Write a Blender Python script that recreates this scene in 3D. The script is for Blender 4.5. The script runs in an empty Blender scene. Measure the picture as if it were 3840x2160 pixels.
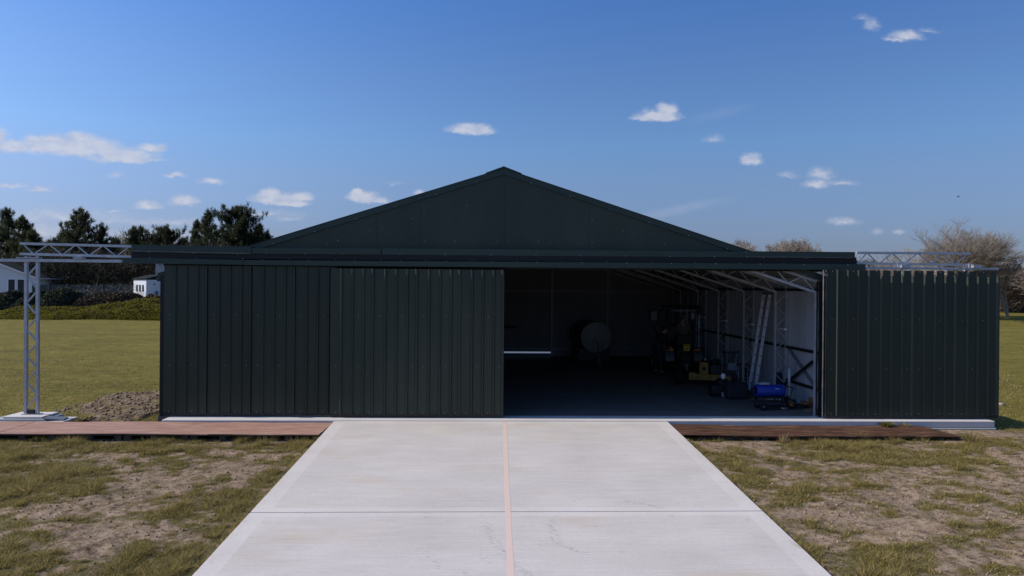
import bpy, math, random
import numpy as np
from mathutils import Vector, Matrix, Euler
random.seed(7); rng = np.random.default_rng(7)
C = bpy.context.scene.collection
R = math.radians
# ------------------------------------------------------------------ camera
F = 2560.0
CAM = np.array([0.0, 0.0, 3.0])
YAW = math.atan(90/F); PITCH = -2.4/F; ROLL = 0.0085
def _basis():
    fw = np.array([math.sin(YAW)*math.cos(PITCH), math.cos(YAW)*math.cos(PITCH), math.sin(PITCH)])
    r0 = np.array([math.cos(YAW), -math.sin(YAW), 0.0]); u0 = np.cross(r0, fw)
    r = math.cos(ROLL)*r0 + math.sin(ROLL)*u0
    u = math.cos(ROLL)*u0 - math.sin(ROLL)*r0
    return r, u, fw
CR, CU, CF = _basis()
def ray(px, py):
    return CF + CR*(px-1920)/F + CU*(1080-py)/F
def onY(px, py, Y):
    d = ray(px, py); p = CAM + d*(Y/d[1]); return (p[0], p[1], p[2])
def onZ(px, py, z):
    d = ray(px, py); p = CAM + d*((z-CAM[2])/d[2]); return (p[0], p[1], p[2])
def onX(px, py, X):
    d = ray(px, py); p = CAM + d*(X/d[0]); return (p[0], p[1], p[2])
def zY(px, py, Y): return onY(px, py, Y)[2]
def xY(px, Y, py=1300): return onY(px, py, Y)[0]

# ------------------------------------------------------------------ mesh helper
class MB:
    def __init__(s): s.v=[]; s.f=[]; s.m=[]; s.smooth=[]
    def add(s, vs, fs, mi=0, sm=False):
        b=len(s.v); s.v.extend([tuple(map(float,q)) for q in vs])
        for f in fs: s.f.append([b+i for i in f]); s.m.append(mi); s.smooth.append(sm)
        return s
    def box(s, x0,x1,y0,y1,z0,z1, mi=0, M=None):
        if x0>x1:x0,x1=x1,x0
        if y0>y1:y0,y1=y1,y0
        if z0>z1:z0,z1=z1,z0
        vs=[(x0,y0,z0),(x1,y0,z0),(x1,y1,z0),(x0,y1,z0),(x0,y0,z1),(x1,y0,z1),(x1,y1,z1),(x0,y1,z1)]
        if M is not None: vs=[tuple(M@Vector(q)) for q in vs]
        return s.add(vs,[(0,3,2,1),(4,5,6,7),(0,1,5,4),(1,2,6,5),(2,3,7,6),(3,0,4,7)],mi)
    def bbox(s, x0,x1,y0,y1,z0,z1,b=0.01, mi=0, M=None):   # chamfered box
        if x0>x1:x0,x1=x1,x0
        if y0>y1:y0,y1=y1,y0
        if z0>z1:z0,z1=z1,z0
        vs=[];idx={}
        for ix,(x,sx) in enumerate(((x0,1),(x1,-1))):
            for iy,(y,sy) in enumerate(((y0,1),(y1,-1))):
                for iz,(z,sz) in enumerate(((z0,1),(z1,-1))):
                    idx[(ix,iy,iz)]=len(vs)
                    vs += [(x,y+sy*b,z+sz*b),(x+sx*b,y,z+sz*b),(x+sx*b,y+sy*b,z)]
        g=lambda i,j,k,a: idx[(i,j,k)]+a
        fs=[]
        for i in (0,1): fs.append([g(i,0,0,0),g(i,1,0,0),g(i,1,1,0),g(i,0,1,0)][::(-1 if i==0 else 1)])
        for j in (0,1): fs.append([g(0,j,0,1),g(1,j,0,1),g(1,j,1,1),g(0,j,1,1)][::(1 if j==0 else -1)])
        for k in (0,1): fs.append([g(0,0,k,2),g(1,0,k,2),g(1,1,k,2),g(0,1,k,2)][::(-1 if k==0 else 1)])
        for i in (0,1):
            for j in (0,1): fs.append([g(i,j,0,0),g(i,j,0,1),g(i,j,1,1),g(i,j,1,0)])
        for i in (0,1):
            for k in (0,1): fs.append([g(i,0,k,0),g(i,0,k,2),g(i,1,k,2),g(i,1,k,0)])
        for j in (0,1):
            for k in (0,1): fs.append([g(0,j,k,1),g(0,j,k,2),g(1,j,k,2),g(1,j,k,1)])
        for i in (0,1):
            for j in (0,1):
                for k in (0,1): fs.append([g(i,j,k,0),g(i,j,k,1),g(i,j,k,2)])
        if M is not None: vs=[tuple(M@Vector(q)) for q in vs]
        return s.add(vs,fs,mi)
    def tube(s, p0, p1, r, n=6, mi=0, r1=None, cap=True, sm=True):
        p0=Vector(p0);p1=Vector(p1);d=p1-p0
        if d.length<1e-6:return s
        q=d.to_track_quat('Z','Y'); r1=r if r1 is None else r1
        vs=[]
        for p,rr in ((p0,r),(p1,r1)):
            for i in range(n):
                a=2*math.pi*i/n; vs.append(p+q@Vector((math.cos(a)*rr,math.sin(a)*rr,0)))
        s.add(vs,[(i,(i+1)%n,n+(i+1)%n,n+i) for i in range(n)],mi,sm)
        if cap:
            b=len(s.v)-2*n
            s.f.append([b+i for i in range(n)][::-1]);s.m.append(mi);s.smooth.append(False)
            s.f.append([b+n+i for i in range(n)]);s.m.append(mi);s.smooth.append(False)
        return s
    def bar(s, p0, p1, w, h, mi=0, up=(0,0,1)):      # rectangular bar from p0 to p1
        p0=Vector(p0);p1=Vector(p1);d=(p1-p0).normalized();u=Vector(up)
        if abs(d.dot(u))>.98:u=Vector((0,1,0))
        r=d.cross(u).normalized();u=r.cross(d).normalized()
        vs=[]
        for p in (p0,p1):
            for a,b in ((-1,-1),(1,-1),(1,1),(-1,1)): vs.append(p+r*(a*w/2)+u*(b*h/2))
        return s.add(vs,[(0,1,2,3),(7,6,5,4),(0,4,5,1),(1,5,6,2),(2,6,7,3),(3,7,4,0)],mi)
    def path(s, pts, r, n=6, mi=0):
        for a,b in zip(pts[:-1],pts[1:]): s.tube(a,b,r,n,mi)
        return s
    def lathe(s, prof, origin=(0,0,0), axis='Z', n=24, mi=0, sm=True):   # prof [(r,h)]
        vs=[]
        for r,h in prof:
            for i in range(n):
                a=2*math.pi*i/n;c,q=math.cos(a)*r,math.sin(a)*r
                v={'Z':(c,q,h),'X':(h,c,q),'Y':(q,h,c)}[axis]
                vs.append((v[0]+origin[0],v[1]+origin[1],v[2]+origin[2]))
        fs=[]
        for k in range(len(prof)-1):
            for i in range(n): fs.append((k*n+i,k*n+(i+1)%n,(k+1)*n+(i+1)%n,(k+1)*n+i))
        return s.add(vs,fs,mi,sm)
    def prism(s, poly, a0, a1, axis='Y', mi=0):      # poly in the two other axes
        n=len(poly);vs=[]
        for a in (a0,a1):
            for (p,q) in poly:
                vs.append({'X':(a,p,q),'Y':(p,a,q),'Z':(p,q,a)}[axis])
        return s.add(vs,[list(range(n))[::-1],list(range(n,2*n))]+[(i,(i+1)%n,n+(i+1)%n,n+i) for i in range(n)],mi)
    def xform(s, M): s.v=[tuple(M@Vector(q)) for q in s.v]; return s
    def build(s, name, mats, parent=None, fix=True):
        me=bpy.data.meshes.new(name); me.from_pydata(s.v,[],s.f)
        if not isinstance(mats,(list,tuple)): mats=[mats]
        for m in mats: me.materials.append(m)
        me.polygons.foreach_set('material_index',s.m); me.polygons.foreach_set('use_smooth',s.smooth)
        me.update()
        if fix:
            import bmesh
            bm=bmesh.new(); bm.from_mesh(me); bmesh.ops.recalc_face_normals(bm,faces=bm.faces); bm.to_mesh(me); bm.free()
        o=bpy.data.objects.new(name,me); C.objects.link(o)
        if parent is not None:
            o.parent=parent; o.matrix_parent_inverse=parent.matrix_world.inverted() if False else Matrix()
        return o
def npmesh(name, V, T, mats, parent=None, nper=3, mi=None, smooth=False):
    V=np.asarray(V,np.float32).reshape(-1,3); n=len(T)
    me=bpy.data.meshes.new(name); me.vertices.add(len(V)); me.vertices.foreach_set('co',V.ravel())
    me.loops.add(n*nper); me.loops.foreach_set('vertex_index',np.asarray(T,np.int32).ravel())
    me.polygons.add(n); me.polygons.foreach_set('loop_start',np.arange(n,dtype=np.int32)*nper)
    for m in (mats if isinstance(mats,(list,tuple)) else [mats]): me.materials.append(m)
    if mi is not None: me.polygons.foreach_set('material_index',np.asarray(mi,np.int32))
    if smooth: me.polygons.foreach_set('use_smooth',np.ones(n,bool))
    me.update(calc_edges=True); me.validate()
    o=bpy.data.objects.new(name,me); C.objects.link(o)
    if parent: o.parent=parent
    return o
def tag(o,label=None,cat=None,group=None,kind=None):
    if label:o['label']=label
    if cat:o['category']=cat
    if group:o['group']=group
    if kind:o['kind']=kind
    return o
def thing(name,label,cat,loc=(0,0,0),rz=0,group=None):
    o=bpy.data.objects.new(name,None); C.objects.link(o); o.empty_display_size=.2
    o.location=loc; o.rotation_euler=(0,0,rz); return tag(o,label,cat,group)
def copytree(o,parent=None):
    c=o.copy(); C.objects.link(c)
    if parent is not None: c.parent=parent
    for ch in [k for k in o.children]: copytree(ch,c)
    return c

# ------------------------------------------------------------------ materials
def N(t,ty,**k):
    n=t.nodes.new(ty)
    for a,b in k.items(): setattr(n,a,b)
    return n
def mat(name,col,rough=.6,metal=0,spec=.5,noise=None,bump=None,col2=None,island=0,coord='Object',stretch=(1,1,1)):
    m=bpy.data.materials.new(name); m.use_nodes=True; t=m.node_tree; b=t.nodes['Principled BSDF']
    b.inputs['Base Color'].default_value=(*col,1); b.inputs['Roughness'].default_value=rough
    b.inputs['Metallic'].default_value=metal; b.inputs['Specular IOR Level'].default_value=spec
    if noise or bump:
        tc=N(t,'ShaderNodeTexCoord'); mp=N(t,'ShaderNodeMapping'); mp.inputs['Scale'].default_value=stretch
        t.links.new(tc.outputs[coord],mp.inputs[0])
    last=None
    if noise:
        nz=N(t,'ShaderNodeTexNoise'); nz.inputs['Scale'].default_value=noise; nz.inputs['Detail'].default_value=6; nz.inputs['Roughness'].default_value=.65
        t.links.new(mp.outputs[0],nz.inputs[0])
        cr=N(t,'ShaderNodeValToRGB'); cr.color_ramp.elements[0].position=.35; cr.color_ramp.elements[1].position=.68
        cr.color_ramp.elements[0].color=(*col,1); cr.color_ramp.elements[1].color=(*(col2 or [min(1,c*1.35) for c in col]),1)
        t.links.new(nz.outputs['Fac'],cr.inputs[0]); last=cr.outputs[0]
    if island:
        g=N(t,'ShaderNodeNewGeometry'); mr=N(t,'ShaderNodeMapRange'); mr.inputs[3].default_value=1-island; mr.inputs[4].default_value=1+island
        t.links.new(g.outputs['Random Per Island'],mr.inputs[0])
        mx=N(t,'ShaderNodeMix',data_type='RGBA',blend_type='MULTIPLY'); mx.inputs[0].default_value=1
        if last is None:
            mx.inputs[6].default_value=(*col,1)
        else: t.links.new(last,mx.inputs[6])
        t.links.new(mr.outputs[0],mx.inputs[7]); last=mx.outputs[2]
    if last is not None: t.links.new(last,b.inputs['Base Color'])
    if bump:
        sc,st=bump; nb=N(t,'ShaderNodeTexNoise'); nb.inputs['Scale'].default_value=sc; nb.inputs['Detail'].default_value=5
        t.links.new(mp.outputs[0],nb.inputs[0]); bp=N(t,'ShaderNodeBump'); bp.inputs['Strength'].default_value=st; bp.inputs['Distance'].default_value=.02
        t.links.new(nb.outputs['Fac'],bp.inputs['Height']); t.links.new(bp.outputs[0],b.inputs['Normal'])
    return m
M={}
M['green']=mat('green_cladding',(.019,.030,.020),.42,0,.4,noise=1.1,col2=(.028,.041,.028),bump=(2.6,.32),stretch=(1,1,.3))
M['greenflash']=mat('green_flashing',(.018,.036,.029),.4,0,.4,noise=2,col2=(.026,.046,.038),bump=(1.5,.15),stretch=(.3,1,1))
M['navy']=mat('dark_flashing',(.008,.011,.012),.5,0,.3)
M['galv']=mat('galvanised_steel',(.36,.38,.42),.42,.45,.5,noise=9,col2=(.5,.52,.56))
M['galvdull']=mat('dull_galvanised_steel',(.30,.32,.35),.5,.2,.5,noise=7,col2=(.42,.44,.48))
M['screw']=mat('zinc_screw',(.45,.45,.46),.4,.3)
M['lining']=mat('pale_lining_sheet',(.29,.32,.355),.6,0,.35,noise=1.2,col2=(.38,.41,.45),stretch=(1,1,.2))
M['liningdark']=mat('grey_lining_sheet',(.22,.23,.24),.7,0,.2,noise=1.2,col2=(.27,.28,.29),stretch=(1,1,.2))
M['rooflining']=mat('roof_lining',(.16,.165,.16),.7,0,.2)
M['floorint']=mat('painted_floor',(.125,.12,.11),.7,0,.15,noise=1.8,col2=(.175,.165,.15))
M['black']=mat('black_paint',(.008,.008,.01),.5)
M['rubber']=mat('black_rubber',(.012,.012,.013),.8,0,.2)
M['rim']=mat('pale_wheel_rim',(.4,.42,.45),.5)
M['steelgrey']=mat('grey_paint',(.12,.13,.15),.5)
M['yellow']=mat('worn_yellow_paint',(.34,.19,.02),.55,noise=6,col2=(.2,.1,.015))
M['plate']=mat('plate_yellow',(1,.68,.08),.4)
M['orange']=mat('orange_lens',(.9,.28,.02),.3)
M['blue']=mat('blue_paint',(.004,.025,.26),.5)
M['white']=mat('white_paint',(.75,.76,.8),.6)
M['palewhite']=mat('pale_plastic',(.32,.36,.42),.5)
M['cardboard']=mat('brown_carton',(.09,.055,.035),.8,noise=5,col2=(.13,.08,.05))
M['timber']=mat('brown_timber',(.13,.10,.065),.75,noise=4,col2=(.18,.14,.09),stretch=(6,1,1))
M['tank']=mat('grey_green_tank',(.27,.30,.29),.5,noise=1.5,col2=(.32,.35,.34))
M['alu']=mat('aluminium',(.62,.64,.70),.4,.15)
M['redbrown']=mat('rusty_orange',(.25,.09,.02),.6)
M['skin']=mat('skin',(.45,.28,.2),.5)
M['hairgrey']=mat('grey_hair',(.16,.15,.14),.8)
M['darkcloth']=mat('dark_cloth',(.014,.016,.025),.85)
M['tancloth']=mat('khaki_cloth',(.12,.105,.075),.85)
M['glass']=mat('window_glass',(.02,.027,.038),.25,0,.25)
M['housewall']=mat('render_wall',(.62,.63,.68),.8,noise=3,col2=(.66,.67,.72))
M['brick']=mat('grey_wall',(.34,.33,.32),.8,noise=4)
M['rooftile']=mat('dark_roof',(.014,.017,.017),.9,0,.1,noise=8)
M['bark']=mat('pine_bark',(.06,.045,.035),.9)
M['twig']=mat('grey_brown_bark',(.25,.21,.17),.9,island=.35)
M['twigdark']=mat('dark_twigs',(.055,.042,.03),.9,island=.4)
M['needle']=mat('pine_needles',(.065,.076,.038),.7,0,.15,island=.5)
M['needle2']=mat('dark_pine_needles',(.042,.052,.026),.7,0,.15,island=.5)
M['shrub']=mat('dark_shrub_leaves',(.065,.067,.048),.8,0,.1,island=.5)
M['bramble']=mat('green_bramble_leaves',(.18,.165,.024),.9,0,.03,island=.5)
M['bracken']=mat('brown_bracken',(.12,.065,.03),.85,0,.1,island=.5)
M['blade']=mat('grass_blades',(.275,.228,.075),.85,0,.05,island=.45)
M['drygrass']=mat('dry_grass_blades',(.42,.32,.17),.8,0,.1,island=.4)
M['net']=mat('green_mesh_fence',(.035,.05,.048),.8)
M['post']=mat('grey_fence_post',(.12,.12,.12),.8)
M['stone']=mat('pale_stone',(.25,.215,.18),.9,noise=5,bump=(9,.6))
M['pallet']=mat('dirty_pallet_wood',(.055,.045,.033),.9,noise=7)

def leafy(m,amt=.4):
    t=m.node_tree;b=t.nodes['Principled BSDF'];o=t.nodes['Material Output'];tr=N(t,'ShaderNodeBsdfTranslucent');mx=N(t,'ShaderNodeMixShader');mx.inputs[0].default_value=amt
    l=b.inputs['Base Color'].links
    if l: t.links.new(l[0].from_socket,tr.inputs['Color'])
    else: tr.inputs['Color'].default_value=b.inputs['Base Color'].default_value
    t.links.new(b.outputs[0],mx.inputs[1]);t.links.new(tr.outputs[0],mx.inputs[2]);t.links.new(mx.outputs[0],o.inputs['Surface'])
for k_ in ('blade','drygrass','bramble','needle','needle2'): leafy(M[k_],.42)
def vary(m,lo,hi):      # each separate sheet has its own slight tone
    t=m.node_tree;b=t.nodes['Principled BSDF'];src=b.inputs['Base Color'].links[0].from_socket;oi=N(t,'ShaderNodeObjectInfo');mr=N(t,'ShaderNodeMapRange');mr.inputs[3].default_value=lo;mr.inputs[4].default_value=hi
    t.links.new(oi.outputs['Random'],mr.inputs[0]);mx=N(t,'ShaderNodeMix',data_type='RGBA',blend_type='MULTIPLY');mx.inputs[0].default_value=1;t.links.new(src,mx.inputs[6]);t.links.new(mr.outputs[0],mx.inputs[7]);t.links.new(mx.outputs[2],b.inputs['Base Color'])
vary(M['green'],.84,1.12)
def wood(name,c1,c2,c3):
    m=bpy.data.materials.new(name); m.use_nodes=True;t=m.node_tree;b=t.nodes['Principled BSDF'];b.inputs['Roughness'].default_value=.8;b.inputs['Specular IOR Level'].default_value=.2
    tc=N(t,'ShaderNodeTexCoord');mp=N(t,'ShaderNodeMapping');mp.inputs['Scale'].default_value=(.9,8,1);t.links.new(tc.outputs['Object'],mp.inputs[0])
    nz=N(t,'ShaderNodeTexNoise');nz.inputs['Scale'].default_value=1.7;nz.inputs['Detail'].default_value=9;nz.inputs['Roughness'].default_value=.7;nz.inputs['Distortion'].default_value=.6;t.links.new(mp.outputs[0],nz.inputs[0])
    cr=N(t,'ShaderNodeValToRGB');e=cr.color_ramp.elements;e[0].position=.3;e[0].color=(*c1,1);e[1].position=.72;e[1].color=(*c3,1);q=e.new(.5);q.color=(*c2,1)
    t.links.new(nz.outputs['Fac'],cr.inputs[0]);t.links.new(cr.outputs[0],b.inputs['Base Color'])
    bp=N(t,'ShaderNodeBump');bp.inputs['Strength'].default_value=.4;bp.inputs['Distance'].default_value=.01;t.links.new(nz.outputs['Fac'],bp.inputs['Height']);t.links.new(bp.outputs[0],b.inputs['Normal'])
    return m
M['ply']=wood('reddish_plywood',(.20,.095,.07),(.35,.20,.15),(.46,.34,.25))
M['plydark']=wood('dark_brown_plywood',(.018,.009,.006),(.075,.036,.022),(.26,.15,.09))

def concrete(name,base,streak=True,edge=False):
    m=bpy.data.materials.new(name); m.use_nodes=True;t=m.node_tree;b=t.nodes['Principled BSDF'];b.inputs['Roughness'].default_value=.85;b.inputs['Specular IOR Level'].default_value=.25
    tc=N(t,'ShaderNodeTexCoord')
    def nz(scale,detail,stretch,rough=.6):
        mp=N(t,'ShaderNodeMapping');mp.inputs['Scale'].default_value=stretch;t.links.new(tc.outputs['Object'],mp.inputs[0])
        n=N(t,'ShaderNodeTexNoise');n.inputs['Scale'].default_value=scale;n.inputs['Detail'].default_value=detail;n.inputs['Roughness'].default_value=rough;t.links.new(mp.outputs[0],n.inputs[0]);return n.outputs['Fac']
    def mul(c,fac,lo,hi,p0=.3,p1=.7):
        mr=N(t,'ShaderNodeMapRange');mr.inputs[1].default_value=p0;mr.inputs[2].default_value=p1;mr.inputs[3].default_value=lo;mr.inputs[4].default_value=hi;t.links.new(fac,mr.inputs[0])
        mx=N(t,'ShaderNodeMix',data_type='RGBA',blend_type='MULTIPLY');mx.inputs[0].default_value=1
        if isinstance(c,tuple): mx.inputs[6].default_value=(*c,1)
        else: t.links.new(c,mx.inputs[6])
        t.links.new(mr.outputs[0],mx.inputs[7]);return mx.outputs[2]
    c=mul(base,nz(.8,6,(1,1.4,1)),.90,1.05)
    h=nz(6,7,(1,1,1),.75)
    if streak and not edge:
        st=nz(3,6,(.35,14,1),.7); c=mul(c,st,.86,1.06)
        # scattered dark scuffs, elongated across the drive
        c=mul(c,nz(5,8,(.6,2.6,1),.85),1.0,.66,.60,.76)
        # small warm stains
        mr=N(t,'ShaderNodeMapRange');mr.inputs[1].default_value=.56;mr.inputs[2].default_value=.75;t.links.new(nz(.9,3,(.5,1.6,1)),mr.inputs[0])
        mx=N(t,'ShaderNodeMix',data_type='RGBA',blend_type='MULTIPLY');t.links.new(mr.outputs[0],mx.inputs[0]);t.links.new(c,mx.inputs[6]);mx.inputs[7].default_value=(.96,.91,.82,1);c=mx.outputs[2]
        h=st
    c=mul(c,nz(22,3,(1,1,1),.6),.96,1.04)
    t.links.new(c,b.inputs['Base Color'])
    bp=N(t,'ShaderNodeBump');bp.inputs['Strength'].default_value=.25 if not edge else .08;bp.inputs['Distance'].default_value=.008;t.links.new(h,bp.inputs['Height']);t.links.new(bp.outputs[0],b.inputs['Normal'])
    return m
M['conc']=concrete('brushed_concrete',(.565,.525,.487))
M['concedge']=concrete('trowelled_concrete_edge',(.585,.543,.505),edge=True)
M['slab']=concrete('slab_concrete',(.58,.55,.52),edge=True)
M['slabold']=concrete('rough_footing_concrete',(.33,.36,.37),edge=True)
M['edge']=mat('lit_flashing_edge_tone',(.16,.155,.15),.5,noise=6,col2=(.05,.06,.06))  # sunlit line of the header lip painted as a pale colour; door trim shares it

# ground: patchy grass over sandy soil, patchiness stored per vertex
def ground_mat():
    m=bpy.data.materials.new('patchy_ground'); m.use_nodes=True;t=m.node_tree;b=t.nodes['Principled BSDF'];b.inputs['Roughness'].default_value=.95;b.inputs['Specular IOR Level'].default_value=.1
    tc=N(t,'ShaderNodeTexCoord')
    def nz(scale,detail=6,rough=.65,stretch=(1,1,1)):
        mp=N(t,'ShaderNodeMapping');mp.inputs['Scale'].default_value=stretch;t.links.new(tc.outputs['Object'],mp.inputs[0])
        n=N(t,'ShaderNodeTexNoise');n.inputs['Scale'].default_value=scale;n.inputs['Detail'].default_value=detail;n.inputs['Roughness'].default_value=rough;t.links.new(mp.outputs[0],n.inputs[0]);return n.outputs['Fac']
    def ramp(fac,stops):
        cr=N(t,'ShaderNodeValToRGB');e=cr.color_ramp.elements
        e[0].position,e[0].color=stops[0][0],(*stops[0][1],1);e[1].position,e[1].color=stops[-1][0],(*stops[-1][1],1)
        for p,c in stops[1:-1]: q=e.new(p);q.color=(*c,1)
        t.links.new(fac,cr.inputs[0]);return cr.outputs[0]
    def mix(f,a,bb):
        mx=N(t,'ShaderNodeMix',data_type='RGBA')
        t.links.new(f,mx.inputs[0]);t.links.new(a,mx.inputs[6]);t.links.new(bb,mx.inputs[7]);return mx.outputs[2]
    dirt=ramp(nz(7,8,.8),[(.37,(.055,.039,.026)),(.45,(.23,.165,.11)),(.53,(.36,.265,.185)),(.72,(.47,.36,.265))])
    nearg=ramp(nz(9,6,.7),[(.3,(.06,.052,.02)),(.5,(.14,.12,.045)),(.7,(.23,.185,.09))])
    lawn=ramp(nz(1.5,9,.82,(1,1.8,1)),[(.30,(.05,.046,.010)),(.43,(.135,.118,.023)),(.56,(.195,.160,.034)),(.75,(.29,.215,.07))])
    at=N(t,'ShaderNodeAttribute');at.attribute_name='grass'
    al=N(t,'ShaderNodeAttribute');al.attribute_name='lawn'
    add=N(t,'ShaderNodeMath',operation='ADD');t.links.new(at.outputs['Fac'],add.inputs[0])
    ms=N(t,'ShaderNodeMath',operation='MULTIPLY_ADD');t.links.new(nz(14,5,.7),ms.inputs[0]);ms.inputs[1].default_value=1.0;ms.inputs[2].default_value=-.5
    t.links.new(ms.outputs[0],add.inputs[1])
    mr=N(t,'ShaderNodeMapRange');mr.inputs[1].default_value=.42;mr.inputs[2].default_value=.62;t.links.new(add.outputs[0],mr.inputs[0])
    c=mix(mr.outputs[0],dirt,nearg); c=mix(al.outputs['Fac'],c,lawn)
    big=N(t,'ShaderNodeMapRange');big.inputs[1].default_value=.3;big.inputs[2].default_value=.7;big.inputs[3].default_value=.78;big.inputs[4].default_value=1.16;t.links.new(nz(.22,5,.6,(1,1.7,1)),big.inputs[0])
    mm=N(t,'ShaderNodeMix',data_type='RGBA',blend_type='MULTIPLY');mm.inputs[0].default_value=1;t.links.new(c,mm.inputs[6]);t.links.new(big.outputs[0],mm.inputs[7]);c=mm.outputs[2]
    t.links.new(c,b.inputs['Base Color'])
    bp=N(t,'ShaderNodeBump');bp.inputs['Strength'].default_value=.8;bp.inputs['Distance'].default_value=.05;t.links.new(nz(11,7,.75),bp.inputs['Height'])
    bp2=N(t,'ShaderNodeBump');bp2.inputs['Strength'].default_value=.6;bp2.inputs['Distance'].default_value=.25;t.links.new(nz(1.6,7,.7,(1,2,1)),bp2.inputs['Height']);t.links.new(bp.outputs[0],bp2.inputs['Normal'])
    t.links.new(bp2.outputs[0],b.inputs['Normal'])
    return m
M['ground']=ground_mat()

# ------------------------------------------------------------------ noise in numpy
_perm=rng.random((256,256))
def vnoise(x,y):
    xi=np.floor(x).astype(int);yi=np.floor(y).astype(int);fx=x-xi;fy=y-yi
    fx=fx*fx*(3-2*fx);fy=fy*fy*(3-2*fy)
    g=lambda a,b:_perm[a&255,b&255]
    return (g(xi,yi)*(1-fx)+g(xi+1,yi)*fx)*(1-fy)+(g(xi,yi+1)*(1-fx)+g(xi+1,yi+1)*fx)*fy
def fbm(x,y,o=5,g=.5):
    s=0;a=1;t=0
    for k in range(o): s=s+a*vnoise(x*2**k+17.3*k,y*2**k+9.1*k);t+=a;a*=g
    return s/t
def sstep(a,b,x): 
    t=np.clip((x-a)/(b-a),0,1);return t*t*(3-2*t)
DR_K=.0496
def drive_z(y): return -.02-DR_K*(15.38-y)
def gz(x,y):
    x=np.asarray(x,float);y=np.asarray(y,float)
    front=-.20-.030*np.clip(14.2-y,0,40)
    z=np.where(y<14.2,front,-.20)
    z=z+sstep(55,82,y)*1.2
    dm=np.abs(x-.4)
    near=np.clip(1-np.abs(y-9)/12,0,1)
    rough=(fbm(x*.9,y*.9,4)-.5)*.10+(fbm(x*5,y*5,3)-.5)*.05
    off=sstep(3.9,4.6,dm)                      # stay clear of the drive slabs
    inner=np.where((y<15.5),off,1.0)
    z=z+rough*inner*np.where(y>30,1.5,1)*np.where((y>13.7)&(y<15.5),.25,1)
    und=(np.abs(x-.4)<8.6)&(y>14)&(y<31)       # flat below the slab
    z=np.where(und&(y>15.2),-.30,z)
    # beside the drive the soil is banked up to just below its edge
    e=(1-sstep(4.0,5.6,dm))*(1-sstep(12.5,14.2,y))
    z=np.where(y<15,z*(1-e)+(drive_z(y)-.06+rough*.5*off)*e,z)
    z=np.where((dm<3.58)&(y<15.4),drive_z(y)-.16,z)
    return z
def grassmask(x,y):
    n=fbm(x*.55+3.1,y*1.1+1.7,5,.55)
    n2=fbm(x*2.2+11,y*3.1+5,4,.6)
    v=.5+(n-.5)*1.5+(n2-.5)*1.25+(fbm(x*6+4,y*8+3,3)-.5)*.7
    dm=x-.4
    # more grass on the far left front, bare band beside the left pallets and left of the drive
    v=v+np.where(dm<0, .07+.13*sstep(-6,-9,dm)*sstep(8,13,y)+.05*sstep(-7,-10,dm)-.30*np.exp(-((dm+5.9)/1.5)**2)*np.exp(-((y-12.6)/2.2)**2),0)
    v=v+np.where(dm<0, .22*np.exp(-((dm+4.05)/.35)**2),0)
    v=v+np.where(dm>0, .045+.06*sstep(6,11,dm)-.12*np.exp(-((dm-5.3)/1.3)**2)+.10*np.exp(-((dm-4.2)/.25)**2),0)
    v=v+np.where(y<9.2,.06,0)
    return v+.015
# ------------------------------------------------------------------ ground mesh
def axis_lines(lo,hi,flo,fhi,fs,g):
    a=list(np.arange(flo,fhi+1e-6,fs)); st=fs
    x=fhi; 
    while x<hi: st*=g; x+=st; a.append(min(x,hi))
    x=flo; st=fs
    while x>lo: st*=g; x-=st; a.insert(0,max(x,lo))
    return np.array(a)
gx=axis_lines(-500,500,-13,13,.07,1.16); gy=axis_lines(-60,1500,6.6,17,.06,1.10)
X,Y=np.meshgrid(gx,gy); Zg=gz(X,Y)
nx,ny=len(gx),len(gy); V=np.stack([X,Y,Zg],-1).reshape(-1,3)
ii=(np.arange(ny-1)[:,None]*nx+np.arange(nx-1)[None,:]).ravel()
T=np.stack([ii,ii+1,ii+nx+1,ii+nx],1)
ground=npmesh('ground',V,T,M['ground'],nper=4,smooth=True)
a=ground.data.attributes.new('grass','FLOAT','POINT');a.data.foreach_set('value',grassmask(V[:,0],V[:,1]).astype(np.float32))
lawnv=np.where((V[:,1]>15.3),1.0,sstep(11.6,13.5,V[:,0])*sstep(14.6,16,V[:,1]))
a=ground.data.attributes.new('lawn','FLOAT','POINT');a.data.foreach_set('value',lawnv.astype(np.float32))
tag(ground,kind='structure')

# grass blades (uncountable)
def blades(px,py,h,w,lean,name,mats,label,mi=None,zf=gz):
    n=len(px);z=zf(px,py);ang=rng.random(n)*6.283;hh=h*(.5+rng.random(n));ww=w*(.6+.8*rng.random(n))
    la=rng.random(n)*6.283;ll=lean*hh*(.3+rng.random(n))
    dx,dy=np.cos(ang)*ww,np.sin(ang)*ww
    P=np.empty((n,3,3));P[:,0]=np.stack([px-dx,py-dy,z-.01],1);P[:,1]=np.stack([px+dx,py+dy,z-.01],1)
    P[:,2]=np.stack([px+np.cos(la)*ll,py+np.sin(la)*ll,z+hh],1)
    o=npmesh(name,P.reshape(-1,3),np.arange(3*n).reshape(-1,3),mats,nper=3,mi=mi);tag(o,kind='stuff');return o
def scatter(n,x0,x1,y0,y1):
    x=x0+(x1-x0)*rng.random(n);y=y0+(y1-y0)*rng.random(n);return x,y
xs=[];ys=[]
for (x0,x1,y0,y1,n) in ((-12.5,-3.6,7.0,14.3,420000),(4.05,13.5,7.0,14.6,420000)):
    x,y=scatter(n,x0,x1,y0,y1); cl=fbm(x*9+2,y*9+5,2)
    ok=((grassmask(x,y)+(cl-.5)*1.1>.55)|((cl>.66)&(rng.random(n)<.5))|(rng.random(n)<.012))&((x-.4<-3.84)|(x-.4>3.72))&(np.abs(x)<y*.80+1.2)
    xs.append(x[ok]);ys.append(y[ok])
x=np.concatenate(xs);y=np.concatenate(ys)
gm=np.clip((grassmask(x,y)-.45)*2.5,.25,1.0)
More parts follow.
